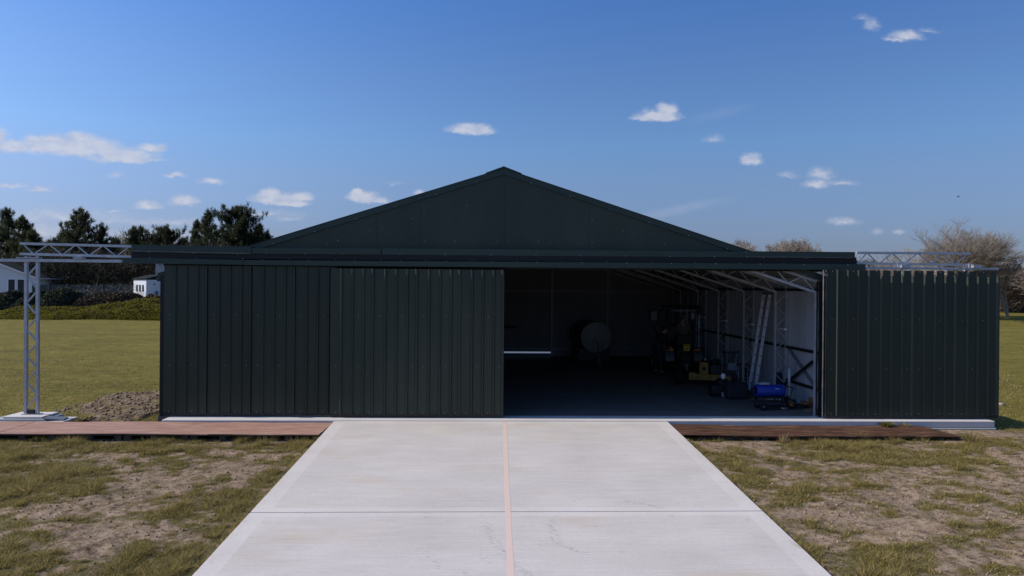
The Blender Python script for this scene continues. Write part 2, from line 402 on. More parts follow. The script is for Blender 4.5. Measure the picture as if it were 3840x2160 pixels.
dry=(rng.random(len(x))<.22).astype(int)
blades(x,y,.046*gm*(.4+1.2*fbm(x*3,y*3,2))*(1+1.5*sstep(.55,.68,fbm(x*4.5+8,y*5.5,3))),.0045,1.5,'grass',[M['blade'],M['drygrass']],None,dry)
x=np.concatenate([-3.43+rng.normal(0,.05,5000),4.12+rng.normal(0,.05,3800)]);y=rng.uniform(7.2,14.2,len(x));k=fbm(x*3+y*2.2,y*2.6,3)>.47;x=x[k];y=y[k]
blades(x,y,.05+0*x,.005,1.6,'verge_grass',[M['blade'],M['drygrass']],None,(rng.random(len(x))<.3).astype(int),zf=lambda a,b:drive_z(b)-.05)
# dry litter on the bare soil
x,y=scatter(26000,-12.5,13.5,7,14.6);ok=(np.abs(x-.4)>4)&(grassmask(x,y)<.56)&(np.abs(x)<y*.8+1);x=x[ok];y=y[ok]
blades(x,y,.018+0*x,.008,2.2,'dry_litter',[M['drygrass'],M['twigdark'],M['blade']],None,rng.integers(0,3,len(x)))
# short lawn grass behind
xs=[]
x,y=scatter(150000,-26,-7.6,15.5,36);k=rng.random(len(x))<np.clip(.75-(y-15)/28,0,1)*(.2+1.3*fbm(x*1.2,y*1.2,3));k&=(x>-.76*y-.5);k&=~((y<16.9)&(x>-12.4))
x2,y2=scatter(24000,11.8,20,15.0,26);k2=(x2<y2*.78+.5)
x=np.concatenate([x[k],x2[k2]]);y=np.concatenate([y[k],y2[k2]])
blades(x,y,.02+.035*fbm(x*.8,y*.8,3),.009,1.6,'lawn_grass',[M['blade'],M['drygrass']],None,(rng.random(len(x))<.3).astype(int))

# ------------------------------------------------------------------ driveway
mb=MB()
xl,xr=-3.41,4.10
def dslab(y0,y1):
    eb=.27
    def P(x,y): return (x,y,drive_z(y))
    xs_=[xl,xl+eb,xr-eb,xr]; ys_=[y0,y0+.16,y1-.16,y1]
    for i in range(3):
        for j in range(3):
            inner=(i==1 and j==1)
            n=1 if not inner else 1
            mb.add([P(xs_[i],ys_[j]),P(xs_[i+1],ys_[j]),P(xs_[i+1],ys_[j+1]),P(xs_[i],ys_[j+1])],[(0,1,2,3)],0 if inner else 1)
    d=.15
    mb.add([P(xl,y0),P(xl,y1),(xl,y1,drive_z(y1)-d),(xl,y0,drive_z(y0)-d)],[(0,1,2,3)],1)
    mb.add([P(xr,y0),P(xr,y1),(xr,y1,drive_z(y1)-d),(xr,y0,drive_z(y0)-d)],[(0,1,2,3)],1)
    mb.add([P(xl,y0),P(xr,y0),(xr,y0,drive_z(y0)-d),(xl,y0,drive_z(y0)-d)],[(0,1,2,3)],1)
    mb.add([P(xl,y1),P(xr,y1),(xr,y1,drive_z(y1)-d),(xl,y1,drive_z(y1)-d)],[(0,1,2,3)],1)
def solve_drive(px,py):
    d=ray(px,py); # z=3+d2 t ; y=d1 t ; z=-.02-K(15.38-y)
    t=(-.02-DR_K*15.38-3)/(d[2]-DR_K*d[1]); return d[1]*t,d[0]*t
yj=solve_drive(1900,1919)[0]
dslab(yj+.009,15.375); dslab(yj-5.2,yj-.009); dslab(yj-10.5,yj-5.218); dslab(yj-16,yj-10.518)
o=mb.build('driveway',[M['conc'],M['concedge']]);tag(o,kind='structure')
# filler in the joints (dark mastic)
mb=MB()
for yy in (yj,yj-5.209,yj-10.509): mb.add([(xl,yy-.02,drive_z(yy)-.012),(xr,yy-.02,drive_z(yy)-.012),(xr,yy+.02,drive_z(yy)-.012),(xl,yy+.02,drive_z(yy)-.012)],[(0,1,2,3)])
o=mb.build('driveway_joint',M['pallet']);tag(o,kind='structure')
def paint_mat():
    m=bpy.data.materials.new('faded_orange_line'); m.use_nodes=True;t=m.node_tree;b=t.nodes['Principled BSDF'];b.inputs['Roughness'].default_value=.8
    tc=N(t,'ShaderNodeTexCoord');n=N(t,'ShaderNodeTexNoise');n.inputs['Scale'].default_value=18;n.inputs['Detail'].default_value=6;t.links.new(tc.outputs['Object'],n.inputs[0])
    cr=N(t,'ShaderNodeValToRGB');cr.color_ramp.elements[0].position=.3;cr.color_ramp.elements[0].color=(.60,.50,.46,1);cr.color_ramp.elements[1].position=.65;cr.color_ramp.elements[1].color=(.68,.50,.40,1)
    t.links.new(n.outputs['Fac'],cr.inputs[0]);t.links.new(cr.outputs[0],b.inputs['Base Color']);return m
mb=MB();pts=[]
for (px,py) in ((1893,1580),(1896,1680),(1898,1750),(1901,1840),(1904,1900),(1909,2020),(1916,2160)):
    yy,xx=solve_drive(px,py);pts.append((xx,yy))
pts.append((pts[-1][0]+.02,5.0))
prev=None
for i,(xx,yy) in enumerate(pts):
    w=.042+.004*math.sin(i*2.3); cur=[(xx-w,yy,drive_z(yy)+.0015),(xx+w,yy,drive_z(yy)+.0015)]
    if prev: mb.add([prev[0],prev[1],cur[1],cur[0]],[(0,1,2,3)])
    prev=cur
o=mb.build('centre_line',paint_mat());tag(o,kind='structure')
# tyre scuffs on the drive, thin irregular dirt marks
mb=MB();rr=random.Random(5)
def scuff(cx,cy,n,dx,dy,sp):
    for i in range(n):
        u=i/n; x=cx+dx*u+rr.uniform(-sp,sp); y=cy+dy*u+rr.uniform(-.02,.02); l=rr.uniform(.012,.05);w=rr.uniform(.002,.006);a=rr.uniform(-.7,.1)
        c,s=math.cos(a),math.sin(a);q=[(-l,-w*.3),(0,-w),(l,0),(0,w)]
        mb.add([(x+c*p-s*r,y+s*p+c*r,drive_z(y+s*p+c*r)+.0012) for p,r in q],[(0,1,2,3)])
for (px0,py0,px1,py1,n) in ((1815,1975,1885,2075,36),(1890,2080,1985,2165,30),(2060,1950,2085,2030,30),(2080,2030,2190,2075,20),(1590,2060,1660,2140,12),(2350,1880,2490,1905,22),(2190,1710,2140,1740,8)):
    y0,x0=solve_drive(px0,py0);y1,x1=solve_drive(px1,py1);scuff(x0,y0,n,x1-x0,y1-y0,.06)
for k in range(110):
    y=rr.uniform(7,15);scuff(rr.uniform(-3.2,3.9),y,rr.choice((1,1,1,3)),rr.uniform(-.2,.2),rr.uniform(-.1,.1),.03)
o=mb.build('tyre_scuffs',mat('scuff_dirt',(.33,.32,.305),.9));tag(o,kind='structure')

# ------------------------------------------------------------------ hangar
CX=.37; HW=7.80; YF=15.92; YB=30.05; ZE=3.22; RS=.319; ZA=ZE+RS*HW+.06
hg=thing('hangar','long dark green corrugated steel hangar with shallow gable and half open sliding doors','hangar')
sill0=xY(608,15.4,1572); sill1=xY(3729,15.4,1590)
mb=MB(); mb.bbox(sill0,sill1,15.385,15.95,-.15,0,.012); mb.build('door_sill',M['slab'],hg)
mb=MB(); mb.bbox(sill0+.1,sill1+.03,15.36,15.95,-.42,-.158,.015); mb.build('footing',M['slabold'],hg)
mb=MB(); mb.box(CX-HW-.12,CX+HW+.12,15.952,YB+.1,-.35,-.004); mb.build('floor_slab',M['floorint'],hg)
# sheets: corrugated profile with ribs, built as thin closed sheet
def ribprof(x0,x1,rib=.25,off=.25,base=.07,top=.03,h=.034):
    pr=[(x0,0,0)];x=x0+off
    while x<x1-.08:
        pr+=[(x-base/2,0,0),(x-top/2,h,1),(x+top/2,h,1),(x+base/2,0,0)]
        x+=rib
    x=x1-.022
    pr+=[(x-base/2-.01,0,0),(x-top/2,h,1),(x1,h,1)];return pr
def sheet(mb,x0,x1,Yp,z0,z1,notch=0,mi=0,skew=0):
    pr=ribprof(x0,x1)
    zt=lambda x: z1+skew*(x-x0)
    for i in range(len(pr)-1):
        a,b=pr[i],pr[i+1]; isrib=a[2] or b[2]
        ta=zt(a[0])-(notch if isrib else 0); tb=zt(b[0])-(notch*1.25 if isrib and b[2]==0 else notch if isrib else 0)
        mb.add([(a[0],Yp-a[1],z0),(b[0],Yp-b[1],z0),(b[0],Yp-b[1],tb),(a[0],Yp-a[1],ta)],[(0,1,2,3)],mi)
        mb.add([(a[0],Yp-a[1]+.002,z0),(b[0],Yp-b[1]+.002,z0),(b[0],Yp-b[1]+.002,tb),(a[0],Yp-a[1]+.002,ta)],[(3,2,1,0)],mi)
def screw(mb,x,y,z,mi,r=.0075): mb.tube((x,y+.002,z),(x,y-.008,z),r,6,mi,sm=False)
def leaf(seams,Yp,z0,z1,rows,notch=0,label=None,top_frame=True):
    d=thing('sliding_door',None,None); del d
def make_leaf(seams,Yp,z0,z1,notch=0,label=None,lit_edges=False,scr=None,tilt=0):
    d=bpy.data.objects.new('sliding_door',None);C.objects.link(d);d.parent=hg
    if label:d['label']=label
    x0,x1=seams[0],seams[-1]
    for i in range(len(seams)-1):
        mb=MB(); a,b=seams[i]+(.006 if i else 0),seams[i+1]-.006
        sheet(mb,a,b,Yp-(.004 if i%2 else 0),z0+.05,z1,notch if i else 0)
        for z,js in ((z0+.085,(0,2,3)),(1.17,(0,2) ),(2.32,(0,2))):
            for j in js:
                x=a+.125+.25*j+(.25 if (i%2 and z<2 and z>1) else 0)
                if a+.02<x<b-.02: screw(mb,x,Yp-(.004 if i%2 else 0),z+rr.uniform(-.004,.004),1)
        if notch:
            for j in (0,2): screw(mb,a+.125+.25*j,Yp,z1-.03,1)
        mb.build('cladding_sheet',[M['green'],M['screw']],d)
    mb=MB()
    mb.box(x0,x1,Yp-.012,Yp+.05,z0,z0+.06)
    mb.box(x0-.006,x0+.035,Yp+.004,Yp+.05,z0+.061,z1-.17)
    mb.box(x1-.035,x1+.004,Yp+.004,Yp+.05,z0+.061,z1-.17)
    mb.box(x0+.036,x1-.036,Yp+.01,Yp+.05,z1-.24,z1-.17)
    for s in seams[1:-1]: mb.box(s-.03,s+.03,Yp+.006,Yp+.045,z0+.061,z1-.24)
    for z in (1.17,2.32): mb.box(x0+.036,x1-.036,Yp+.047,Yp+.08,z-.03,z+.03)
    mb.build('door_frame',M['black'],d)
    return d
DY=15.72
# left leaves (seams read off the photograph, on their own planes)
s1=[xY(v,DY+.05) for v in (614,778,943,1107,1262)]
s2=[xY(v,DY-.045) for v in (1238,1402,1566,1727,1889)]
zt=zY(1300,1012,DY)
make_leaf(s1,DY+.05,.025,zY(700,995,DY)+.0,label='outer left sliding door leaf, slightly behind its neighbour')
make_leaf(s2,DY-.045,.025,zt+.03,label='middle sliding door leaf ending at the dark opening')
s3=[xY(v,DY-.10) for v in (3100,3263,3426,3587,3744)]
ztr=zY(3500,1016,DY-.1)
make_leaf(s3,DY-.10,.03,ztr,notch=.13,label='right sliding door leaf with open rib notches along its top')
s4=[xY(v,DY+.03) for v in (3088,3250,3410,3570,3728)]
make_leaf(s4,DY+.03,.03,ztr-.32,label='leaf hidden behind the right sliding door, only its edge showing')
mb=MB()
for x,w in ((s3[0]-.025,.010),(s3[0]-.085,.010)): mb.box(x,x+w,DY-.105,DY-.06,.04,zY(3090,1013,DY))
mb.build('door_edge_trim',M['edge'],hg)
# jamb post right side
jx=xY(3072,15.9); mb=MB(); mb.box(jx,jx+.16,15.86,15.95,0,3.2); mb.box(xY(3061,16)-.012,xY(3061,16)+.012,15.96,16.0,0,zY(3061,1055,16)); mb.build('jamb',M['navy'],hg)
mb=MB(); mb.box(CX-HW-.02,s1[0]-.012 if s1[0]>CX-HW else CX-HW+.1,15.80,15.92,.0,3.2); mb.build('jamb',M['navy'],hg)
# gable wall
za=zY(1889,633,YF-.02)
gb=zY(1889,1000,YF)-.02
def rake(px,py): return onY(px,py,YF-.02)
xa=xY(1889,YF,640)
gw=(za-.12-gb)/RS
mb=MB(); mb.prism([(xa-gw,gb),(xa+gw,gb),(xa,za-.12)],YF,YF+.05)
for v in (1573,1889,2205,1410): 
    x=xY(v,YF); zt_=za-.14-RS*abs(x-xa); mb.box(x-.0025,x+.0025,YF-.003,YF-.0005,gb,zt_,1)
for (px_,py_) in ((1266,900),(1387,865),(1432,852),(1547,820),(1706,906),(1705,904),(1591,905),(1590,795),(1750,770),(1864,906),(1909,907),(2020,908),(2064,908),(2178,910),(2221,823),(2380,880),(2337,865),(2493,915),(1225,862),(1226,913),(1268,902),(2220,908)):
    p=onY(px_,py_,YF); screw(mb,p[0],YF,p[2],2,.008)
mb.build('gable_wall',[M['green'],M['navy'],M['screw']],hg)
# verge flashings along the rakes with screws
for sgn in (-1,1):
    mb=MB(); xe=CX+sgn*(HW+.12); ze=za-(abs(xe-xa))*RS
    a=[(xa,za),(xe,ze),(xe,ze-.135),(xa,za-.135)]
    mb.prism(a,YF-.035,YF-.008)
    mb.prism([(xa,za+.012),(xe,ze+.012),(xe,ze+.001),(xa,za+.001)],YF-.05,YF+.05)
    for k in range(1,9):
        x=xa+sgn*k*.93-.3*sgn; z=za-abs(x-xa)*RS-.12; screw(mb,x,YF-.035,z,1,.009)
    mb.build('verge_flashing',[M['greenflash'],M['screw']],hg)
mb=MB()
pk=.42
mb.prism([(xa-pk,za-pk*RS+.03),(xa,za+.055),(xa+pk,za-pk*RS+.03),(xa+pk,za-pk*RS+.013),(xa,za+.02),(xa-pk,za-pk*RS+.013)],YF-.06,YB+.1)
mb.build('ridge_cap',M['greenflash'],hg)
# roof sheets with purlins below
for sgn in (-1,1):
    mb=MB(); xe=CX+sgn*(HW+.15); ze=za-abs(xe-xa)*RS
    mb.add([(xa,YF+.051,za-.004),(xe,YF+.051,ze-.004),(xe,YB+.12,ze-.004),(xa,YB+.12,za-.004)],[(0,1,2,3)],0)
    mb.add([(xa,YF+.051,za-.05),(xe,YF+.051,ze-.05),(xe,YB+.12,ze-.05),(xa,YB+.12,za-.05)],[(0,1,2,3)],1)
    mb.build('roof_slope',[M['green'],M['rooflining']],hg,fix=False)
    mb=MB(); mb.bbox(xe-.06,xe+.06,YF+.1,YB+.1,ze-.16,ze-.06,.01); mb.build('gutter',M['navy'],hg)
    for k in range(6):
        x=xa+sgn*(.25+k*1.45); z=za-abs(x-xa)*RS-.11
        mb=MB(); mb.box(x-.03,x+.03,YF+.06,YB-.03,z-.06,z+.05); mb.build('purlin',M['galvdull'],hg)
# side walls (pale lining inside, green outside)
WX=CX+HW
def sidewall(sgn,hole=None):
    x=CX+sgn*HW; mb=MB(); WT=za-RS*abs(CX+sgn*HW-xa)-.052; segs=[(YF+.051,YB,0,WT)]
    if hole:
        y0,y1,z0,z1=hole; segs=[(YF+.051,y0,0,WT),(y1,YB,0,WT),(y0,y1,0,z0),(y0,y1,z1,WT)]
    for (a,b,c,d) in segs:
        mb.add([(x,a,c),(x,b,c),(x,b,d),(x,a,d)],[(0,1,2,3)] if sgn<0 else [(3,2,1,0)],0)
        xo=x+sgn*.05; c_=c-.3 if c<.1 else c; mb.add([(xo,a,c_),(xo,b,c_),(xo,b,d),(xo,a,d)],[(0,1,2,3)],1)
    # standing seams inside
    yy=YF+.6
    while yy<YB-.2:
        if not(hole and hole[0]-.05<yy<hole[1]+.05): mb.box(x-sgn*.0005,x-sgn*.014,yy-.01,yy+.01,.01,ZE-.07,0)
        yy+=.333
    mb.build('side_wall',[M['lining'] ,M['green']],hg,fix=False)
Y0w=CX+HW
hy0=onX(2626,1250,CX+HW)[1];hy1=onX(2611,1250,CX+HW)[1]
sidewall(-1); sidewall(1,(hy0,hy1,.46,2.05))
mb=MB(); x=CX+HW
for (a,b,c,d) in ((hy0,hy0+.05,.46,2.05),(hy1-.05,hy1,.46,2.05),(hy0+.05,hy1-.05,.46,.51),(hy0+.05,hy1-.05,2.0,2.05),(hy0+.05,hy1-.05,1.23,1.27)): mb.box(x-.03,x+.06,a,b,c,d)
w=mb.build('window',M['white'],hg)
mb=MB(); mb.box(x+.01,x+.016,hy0+.05,hy1-.05,.51,1.23); mb.box(x+.01,x+.016,hy0+.05,hy1-.05,1.27,2.0)
gm_=bpy.data.materials.new('frosted_glass');gm_.use_nodes=True;b=gm_.node_tree.nodes['Principled BSDF'];b.inputs['Transmission Weight'].default_value=1;b.inputs['Roughness'].default_value=.6;b.inputs['Base Color'].default_value=(.35,.4,.5,1)
mb.build('pane',gm_,w)
# back wall with a thin daylight gap at the foot of one bay
gz0=zY(1980,1324.5,YB);gz1=zY(1980,1318.5,YB)
bx=[CX-HW,-2.1,.34,xY(2067,YB),xY(2275,YB),CX+HW]
mb=MB()
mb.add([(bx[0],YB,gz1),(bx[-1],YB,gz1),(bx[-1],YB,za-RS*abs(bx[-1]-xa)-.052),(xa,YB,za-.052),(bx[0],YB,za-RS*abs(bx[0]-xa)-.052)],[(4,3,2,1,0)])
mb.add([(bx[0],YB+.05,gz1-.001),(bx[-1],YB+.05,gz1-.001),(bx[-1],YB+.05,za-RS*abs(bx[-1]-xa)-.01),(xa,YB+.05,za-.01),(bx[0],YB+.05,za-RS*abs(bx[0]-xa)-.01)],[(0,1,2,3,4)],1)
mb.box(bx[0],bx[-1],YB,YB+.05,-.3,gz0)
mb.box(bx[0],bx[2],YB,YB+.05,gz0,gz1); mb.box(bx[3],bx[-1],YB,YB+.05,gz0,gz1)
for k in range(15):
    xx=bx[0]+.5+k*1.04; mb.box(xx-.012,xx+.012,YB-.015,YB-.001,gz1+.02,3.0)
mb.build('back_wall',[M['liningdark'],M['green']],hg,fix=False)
mb=MB()
mb.box(bx[0]-.5,bx[-1]+.5,YB+.2,YB+3,-.5,-.05); o=mb.build('rear_apron',M['steelgrey']);tag(o,kind='structure')
for x in bx[1:5]:
    mb=MB(); zt_=za-.45-RS*abs(x-xa); mb.box(x-.035,x+.035,YB-.16,YB-.06,0,zt_); mb.build('wind_post',M['galvdull'],hg)
for z in (zY(2067,1092,YB-.08),zY(2067,1309,YB-.08)):
    for a,b in zip(bx[:-1],bx[1:]):
        mb=MB(); mb.box(a+.05,b-.05,YB-.08,YB-.04,z-.02,z+.02); mb.build('wall_rail',M['galvdull'],hg)
# lattice portal frames: columns and rafters, seven of them
NF=7
kx=xY(3061,16.0,1096); ZK=onY(3061,1097,16.0)[2]
kd=.31
def truss(yf):
    mb=MB();w=.05
    for sgn in (-1,1):
        xi=CX+sgn*(kx-CX); xo=xi+sgn*kd
        zo=za-.17-RS*abs(xo-xa)
        mb.bar((xi,yf,0),(xi,yf,ZK),.055,.055); mb.bar((xo,yf,0),(xo,yf,zo),.06,.06)
        n=9; zs=[.1+(ZK-.15)*i/n for i in range(n+1)]
        for i in range(n):
            p,q=(xi,xo) if i%2==0 else (xo,xi)
            mb.bar((p,yf,zs[i]),(q,yf,zs[i+1]),.022,.022)
        # rafter: bottom chord from knee up to ridge, top chord below the purlins
        zb=ZK; zr=ZK+RS*abs(xi-xa)
        mb.bar((xi,yf,zb),(xa,yf,zr),.05,.06); ztp=za-.17
        mb.bar((xo,yf,zo),(xa,yf,ztp),.05,.06)
        n=11; L=abs(xi-xa)
        for i in range(n):
            x0=xi-sgn*L*i/n; x1=xi-sgn*L*(i+1)/n; xm=(x0+x1)/2
            bz=lambda x: ZK+RS*(abs(xi-xa)-abs(x-xa)); tz=lambda x: ztp-RS*abs(x-xa)
            mb.bar((x0,yf,bz(x0)),(xm,yf,tz(xm)),.022,.022); mb.bar((xm,yf,tz(xm)),(x1,yf,bz(x1)),.022,.022)
        mb.box(xi-.07,xi+.07,yf-.07,yf+.07,0,.01); mb.box(xo-.07,xo+.07,yf-.07,yf+.07,0.0,.01)
    return mb
fr0=truss(0).build('lattice_frame',M['galvdull'],hg); ys_f=[16.02+2.295*i for i in range(NF)]
ys_f[-1]=29.75
fr0.location.y=ys_f[0]
for yy in ys_f[1:]:
    c=fr0.copy();C.objects.link(c);c.parent=hg;c.location.y=yy
# wall girts and eave beam on right and left wall
for sgn in (-1,1):
    for z in (1.45,.55,ZE-.22):
        mb=MB(); x=CX+sgn*(HW-.04); 
        if z<1 and sgn>0: mb.box(x-.03,x+.03,YF+.1,18.3,z-.035,z+.035)
        else: mb.box(x-.03,x+.03,YF+.1,hy0-.1 if (sgn>0 and z<2) else YB-.1,z-.035,z+.035)
        mb.build('girt',M['navy'],hg)
    mb=MB(); mb.box(CX+sgn*(HW-.035),CX+sgn*(HW-.095),hy1+.1,YB-.1,1.42,1.49); mb.build('girt',M['navy'],hg)
# conduit brackets linking column chords
for i,yy in enumerate(ys_f[1:5]):
    mb=MB(); mb.bar((kx-.02,yy-.05,1.93),(kx+kd,yy-.05,1.93),.03,.03,0); mb.box(kx+kd-.09,kx+kd-.02,yy-.1,yy-.05,1.90,1.96,1); mb.build('cable_bracket',[M['galvdull'],M['white']],hg)
# X bracing in first bay of right wall
mb=MB(); xb=kx+kd+.02
a=onX(2957,1306,xb);b=onX(3058,1452,xb)
mb.bar(a,b,.02,.11); mb.build('cross_brace',M['steelgrey'],hg)
mb=MB(); a=onX(2905,1470,xb-.1);b=onX(3056,1349,xb-.06);mb.bar(a,b,.03,.07); mb.bbox(b[0]-.04,b[0]+.02,b[1]-.06,b[1]+.03,b[2]-.05,b[2]+.05,.01,1); mb.build('cross_brace',[M['navy'],M['alu']],hg)

# header flashings
def strip(name,m,x0,x1,Ya,Yb,pts_top,pts_bot,lip=None,scr=None):
    """panel between two pixel lines given as two (px,py) points each"""
    def line(pts,Yp,x):
        a=onY(*pts[0],Yp);b=onY(*pts[1],Yp);return a[2]+(b[2]-a[2])*(x-a[0])/(b[0]-a[0])
    mb=MB(); t0,t1=line(pts_top,Ya,x0),line(pts_top,Ya,x1);b0,b1=line(pts_bot,Ya,x0),line(pts_bot,Ya,x1)
    mb.add([(x0,Ya,b0),(x1,Ya,b1),(x1,Ya,t1),(x0,Ya,t0),(x0,Yb,b0),(x1,Yb,b1),(x1,Yb,t1),(x0,Yb,t0)],
        [(0,1,2,3),(7,6,5,4),(0,4,5,1),(1,5,6,2),(2,6,7,3),(3,7,4,0)])
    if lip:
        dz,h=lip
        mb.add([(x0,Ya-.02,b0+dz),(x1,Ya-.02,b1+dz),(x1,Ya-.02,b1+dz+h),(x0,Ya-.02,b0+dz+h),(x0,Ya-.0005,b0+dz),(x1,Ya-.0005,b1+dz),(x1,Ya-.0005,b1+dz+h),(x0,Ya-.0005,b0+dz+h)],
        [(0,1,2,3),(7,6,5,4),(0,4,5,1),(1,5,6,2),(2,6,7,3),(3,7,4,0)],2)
    if scr:
        off,step=scr;x=x0+.4*step
        while x<x1-.05:
            u=(x-x0)/(x1-x0);screw(mb,x,Ya-.001,b0+(b1-b0)*u+off,1,.008);x+=step
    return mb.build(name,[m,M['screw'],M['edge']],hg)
Yh=15.70
X_=lambda px,Yp: xY(px,Yp,960)
# upper flashing: left outer section (taller), middle, right outer
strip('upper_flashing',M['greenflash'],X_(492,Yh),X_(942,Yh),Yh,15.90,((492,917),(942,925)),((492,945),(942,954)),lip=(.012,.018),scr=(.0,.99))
strip('upper_flashing',M['greenflash'],X_(944,Yh+.01),X_(1428,Yh+.01),Yh+.01,15.90,((942,929),(1428,932)),((942,951),(1428,955)),scr=(.012,.85))
strip('upper_flashing',M['greenflash'],X_(1431,Yh+.012),X_(2798,Yh+.012),Yh+.012,15.90,((1428,931),(2798,944)),((1428,955),(2798,965)),scr=(.012,1.04))
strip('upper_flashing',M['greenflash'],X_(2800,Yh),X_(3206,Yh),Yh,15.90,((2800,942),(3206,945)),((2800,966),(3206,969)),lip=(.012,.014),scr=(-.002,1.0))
strip('header_beam_cover',M['navy'],X_(492,Yh+.03),X_(3212,Yh+.03),Yh+.03,15.88,((492,943),(3212,965)),((492,967),(3212,992)),scr=(.005,1.04))
strip('lower_fascia',M['greenflash'],X_(460,Yh-.035),X_(912,Yh-.035),Yh-.035,Yh-.02,((460,966),(912,974)),((460,987),(912,993)))
strip('lower_fascia',M['greenflash'],X_(914,Yh-.03),X_(3246,Yh-.03),Yh-.03,Yh-.015,((914,975),(3246,991)),((914,994),(3246,1013)),scr=(.12,1.04))
strip('soffit',M['navy'],X_(630,Yh),X_(3100,Yh),Yh+.0,15.9,((630,985),(3100,1003)),((630,990),(3100,1006)))
# lintel girder closing above opening
mb=MB(); mb.box(CX-HW,CX+HW,15.90,15.918,gb-.03,gb+.35); mb.build('lintel',M['navy'],hg)

# ------------------------------------------------------------------ outrigger gantries for the door track
def girder(parent,pxa,pxb,yta,ytb,yba,ybb,Yp,nodes_top,nodes_bot,first_bot):
    ta=onY(pxa,yta,Yp);tb=onY(pxb,ytb,Yp);ba=onY(pxa,yba,Yp);bb=onY(pxb,ybb,Yp)
    m=MB();m.bar(ta,tb,.05,.055);m.build('top_chord',M['galv'],parent)
    m=MB();m.bar(ba,bb,.05,.055);m.build('bottom_chord',M['galv'],parent)
    tz=lambda x:ta[2]+(tb[2]-ta[2])*(x-ta[0])/(tb[0]-ta[0]);bz=lambda x:ba[2]+(bb[2]-ba[2])*(x-ba[0])/(bb[0]-ba[0])
    seq=sorted([(xY(p,Yp,950),1) for p in nodes_top]+[(xY(p,Yp,950),0) for p in nodes_bot])
    for (x0,k0),(x1,k1) in zip(seq[:-1],seq[1:]):
        m=MB();m.bar((x0,Yp,tz(x0) if k0 else bz(x0)),(x1,Yp,tz(x1) if k1 else bz(x1)),.022,.02);m.build('lattice_strut',M['galv'],parent)
Yg=15.80
gl=thing('track_gantry','galvanised lattice gantry on a slim pillar carrying the door track left of the hangar','gantry')
girder(gl,76,500,913,924,952,963,Yg,(84,182,284,386,486),(127,234,334,437,536),0)
def rail(parent,pxa,ya,pxb,yb,Yp,h):
    a=onY(pxa,ya,Yp);b=onY(pxb,yb,Yp);m=MB();m.bar(a,b,.06,h)
    return m.build('track_rail',M['galv'],parent)
rail(gl,-260,973,458,979.5,Yh+.06,.064)
m=MB();p=onY(118,965,Yg);m.box(p[0]-.28,p[0]+.22,Yg-.1,Yg+.03,p[2]-.03,p[2]+.0);m.build('pillar_head',M['galvdull'],gl)
for px_ in (300,):
    m=MB();p=onY(px_,962,Yg-.05);m.box(p[0]-.12,p[0]+.09,Yg-.12,Yg+.02,p[2]-.06,p[2]-.01);m.box(p[0]-.02,p[0]+.1,Yg-.12,Yg+.02,p[2]-.008,p[2]+.006,1);m.build('rail_hanger',[M['galvdull'],M['galv']],gl)
xpl=[onY(v,1300,Yg)[0] for v in (99,142)]; zb_=zY(120,1551,Yg)
for v in (99,142):
    t=onY(v,962,Yg);bt=onY({99:97,142:141}[v],1549,Yg);m=MB();m.bar(bt,t,.062,.062);m.build('pillar_leg',M['galv'],gl)
zt_=zY(120,975,Yg)
n=11
for i in range(n):
    za_=zb_+.12+(zt_-zb_-.2)*i/n;zc=zb_+.12+(zt_-zb_-.2)*(i+1)/n
    p,q=(xpl[0],xpl[1]) if i%2==0 else (xpl[1],xpl[0])
    m=MB();m.bar((p,Yg,za_),(q,Yg,zc),.034,.03);m.build('lattice_strut',M['galv'],gl)
m=MB();m.box(xpl[0]-.06,xpl[1]+.08,Yg-.08,Yg+.08,zb_-.012,zb_+.0);m.box(xpl[0]+.06,xpl[1]-.04,Yg-.05,Yg+.05,zb_+.001,zb_+.09,1);m.build('base_plate',[M['galvdull'],M['black']],gl)
# pad under pillar
pd=thing('footing_pad','stacked pale concrete flags under the foot of the lattice pillar','concrete pad')
zp=zb_-.014
m=MB();m.bbox(xpl[0]-.3,xpl[1]+.3,15.5,16.1,zp-.04,zp,.006);m.build('upper_flag',M['slab'],pd)
m=MB();m.bbox(xpl[0]-.48,xpl[1]+.4,15.44,16.1,zp-.085,zp-.044,.006);m.build('middle_flag',M['slabold'],pd)
m=MB();m.bbox(xpl[0]-.66,xpl[1]+.8,15.375,16.0,zp-.30,zp-.09,.01);m.build('lower_flag',M['slab'],pd)
m=MB();M_=Matrix.Translation((xpl[1]+.52,15.62,zp-.06))@Matrix.Rotation(.12,4,'Y')@Matrix.Rotation(.2,4,'Z');m.bbox(-.2,.2,-.14,.14,-.015,.02,.004,M=M_);m.build('loose_flag',M['steelgrey'],pd)
gr=thing('track_gantry','galvanised lattice girder carrying the door track beyond the right end of the header','gantry')
girder(gr,3212,3640,948,951,988,993,Yg,(3251,3346,3441,3534,3630),(3216,3296,3390,3494,3580),1)
rail(gr,3160,1004,3742,1008.5,Yh+.06,.052)
for px_ in (3388,3655):
    m=MB();p=onY(px_,998,Yg-.05);m.box(p[0]-.09,p[0]+.12,Yg-.14,Yg-.05,p[2]-.04,p[2]+.02);m.box(p[0]-.1,p[0]+.13,Yg-.15,Yg+.04,p[2]+.021,p[2]+.03);m.box(p[0]-.14,p[0]-.12,Yg-.05,Yg+.02,p[2]-.05,p[2]+.06);m.build('rail_hanger',M['galv'],gr)
m=MB();a=onY(3625,950,Yg);b=onY(3640,992,Yg);m.box(a[0]-.02,a[0]+.06,Yg+.03,Yg+.07,-.3,b[2]-.12);m.build('pillar_leg',M['galvdull'],gr)

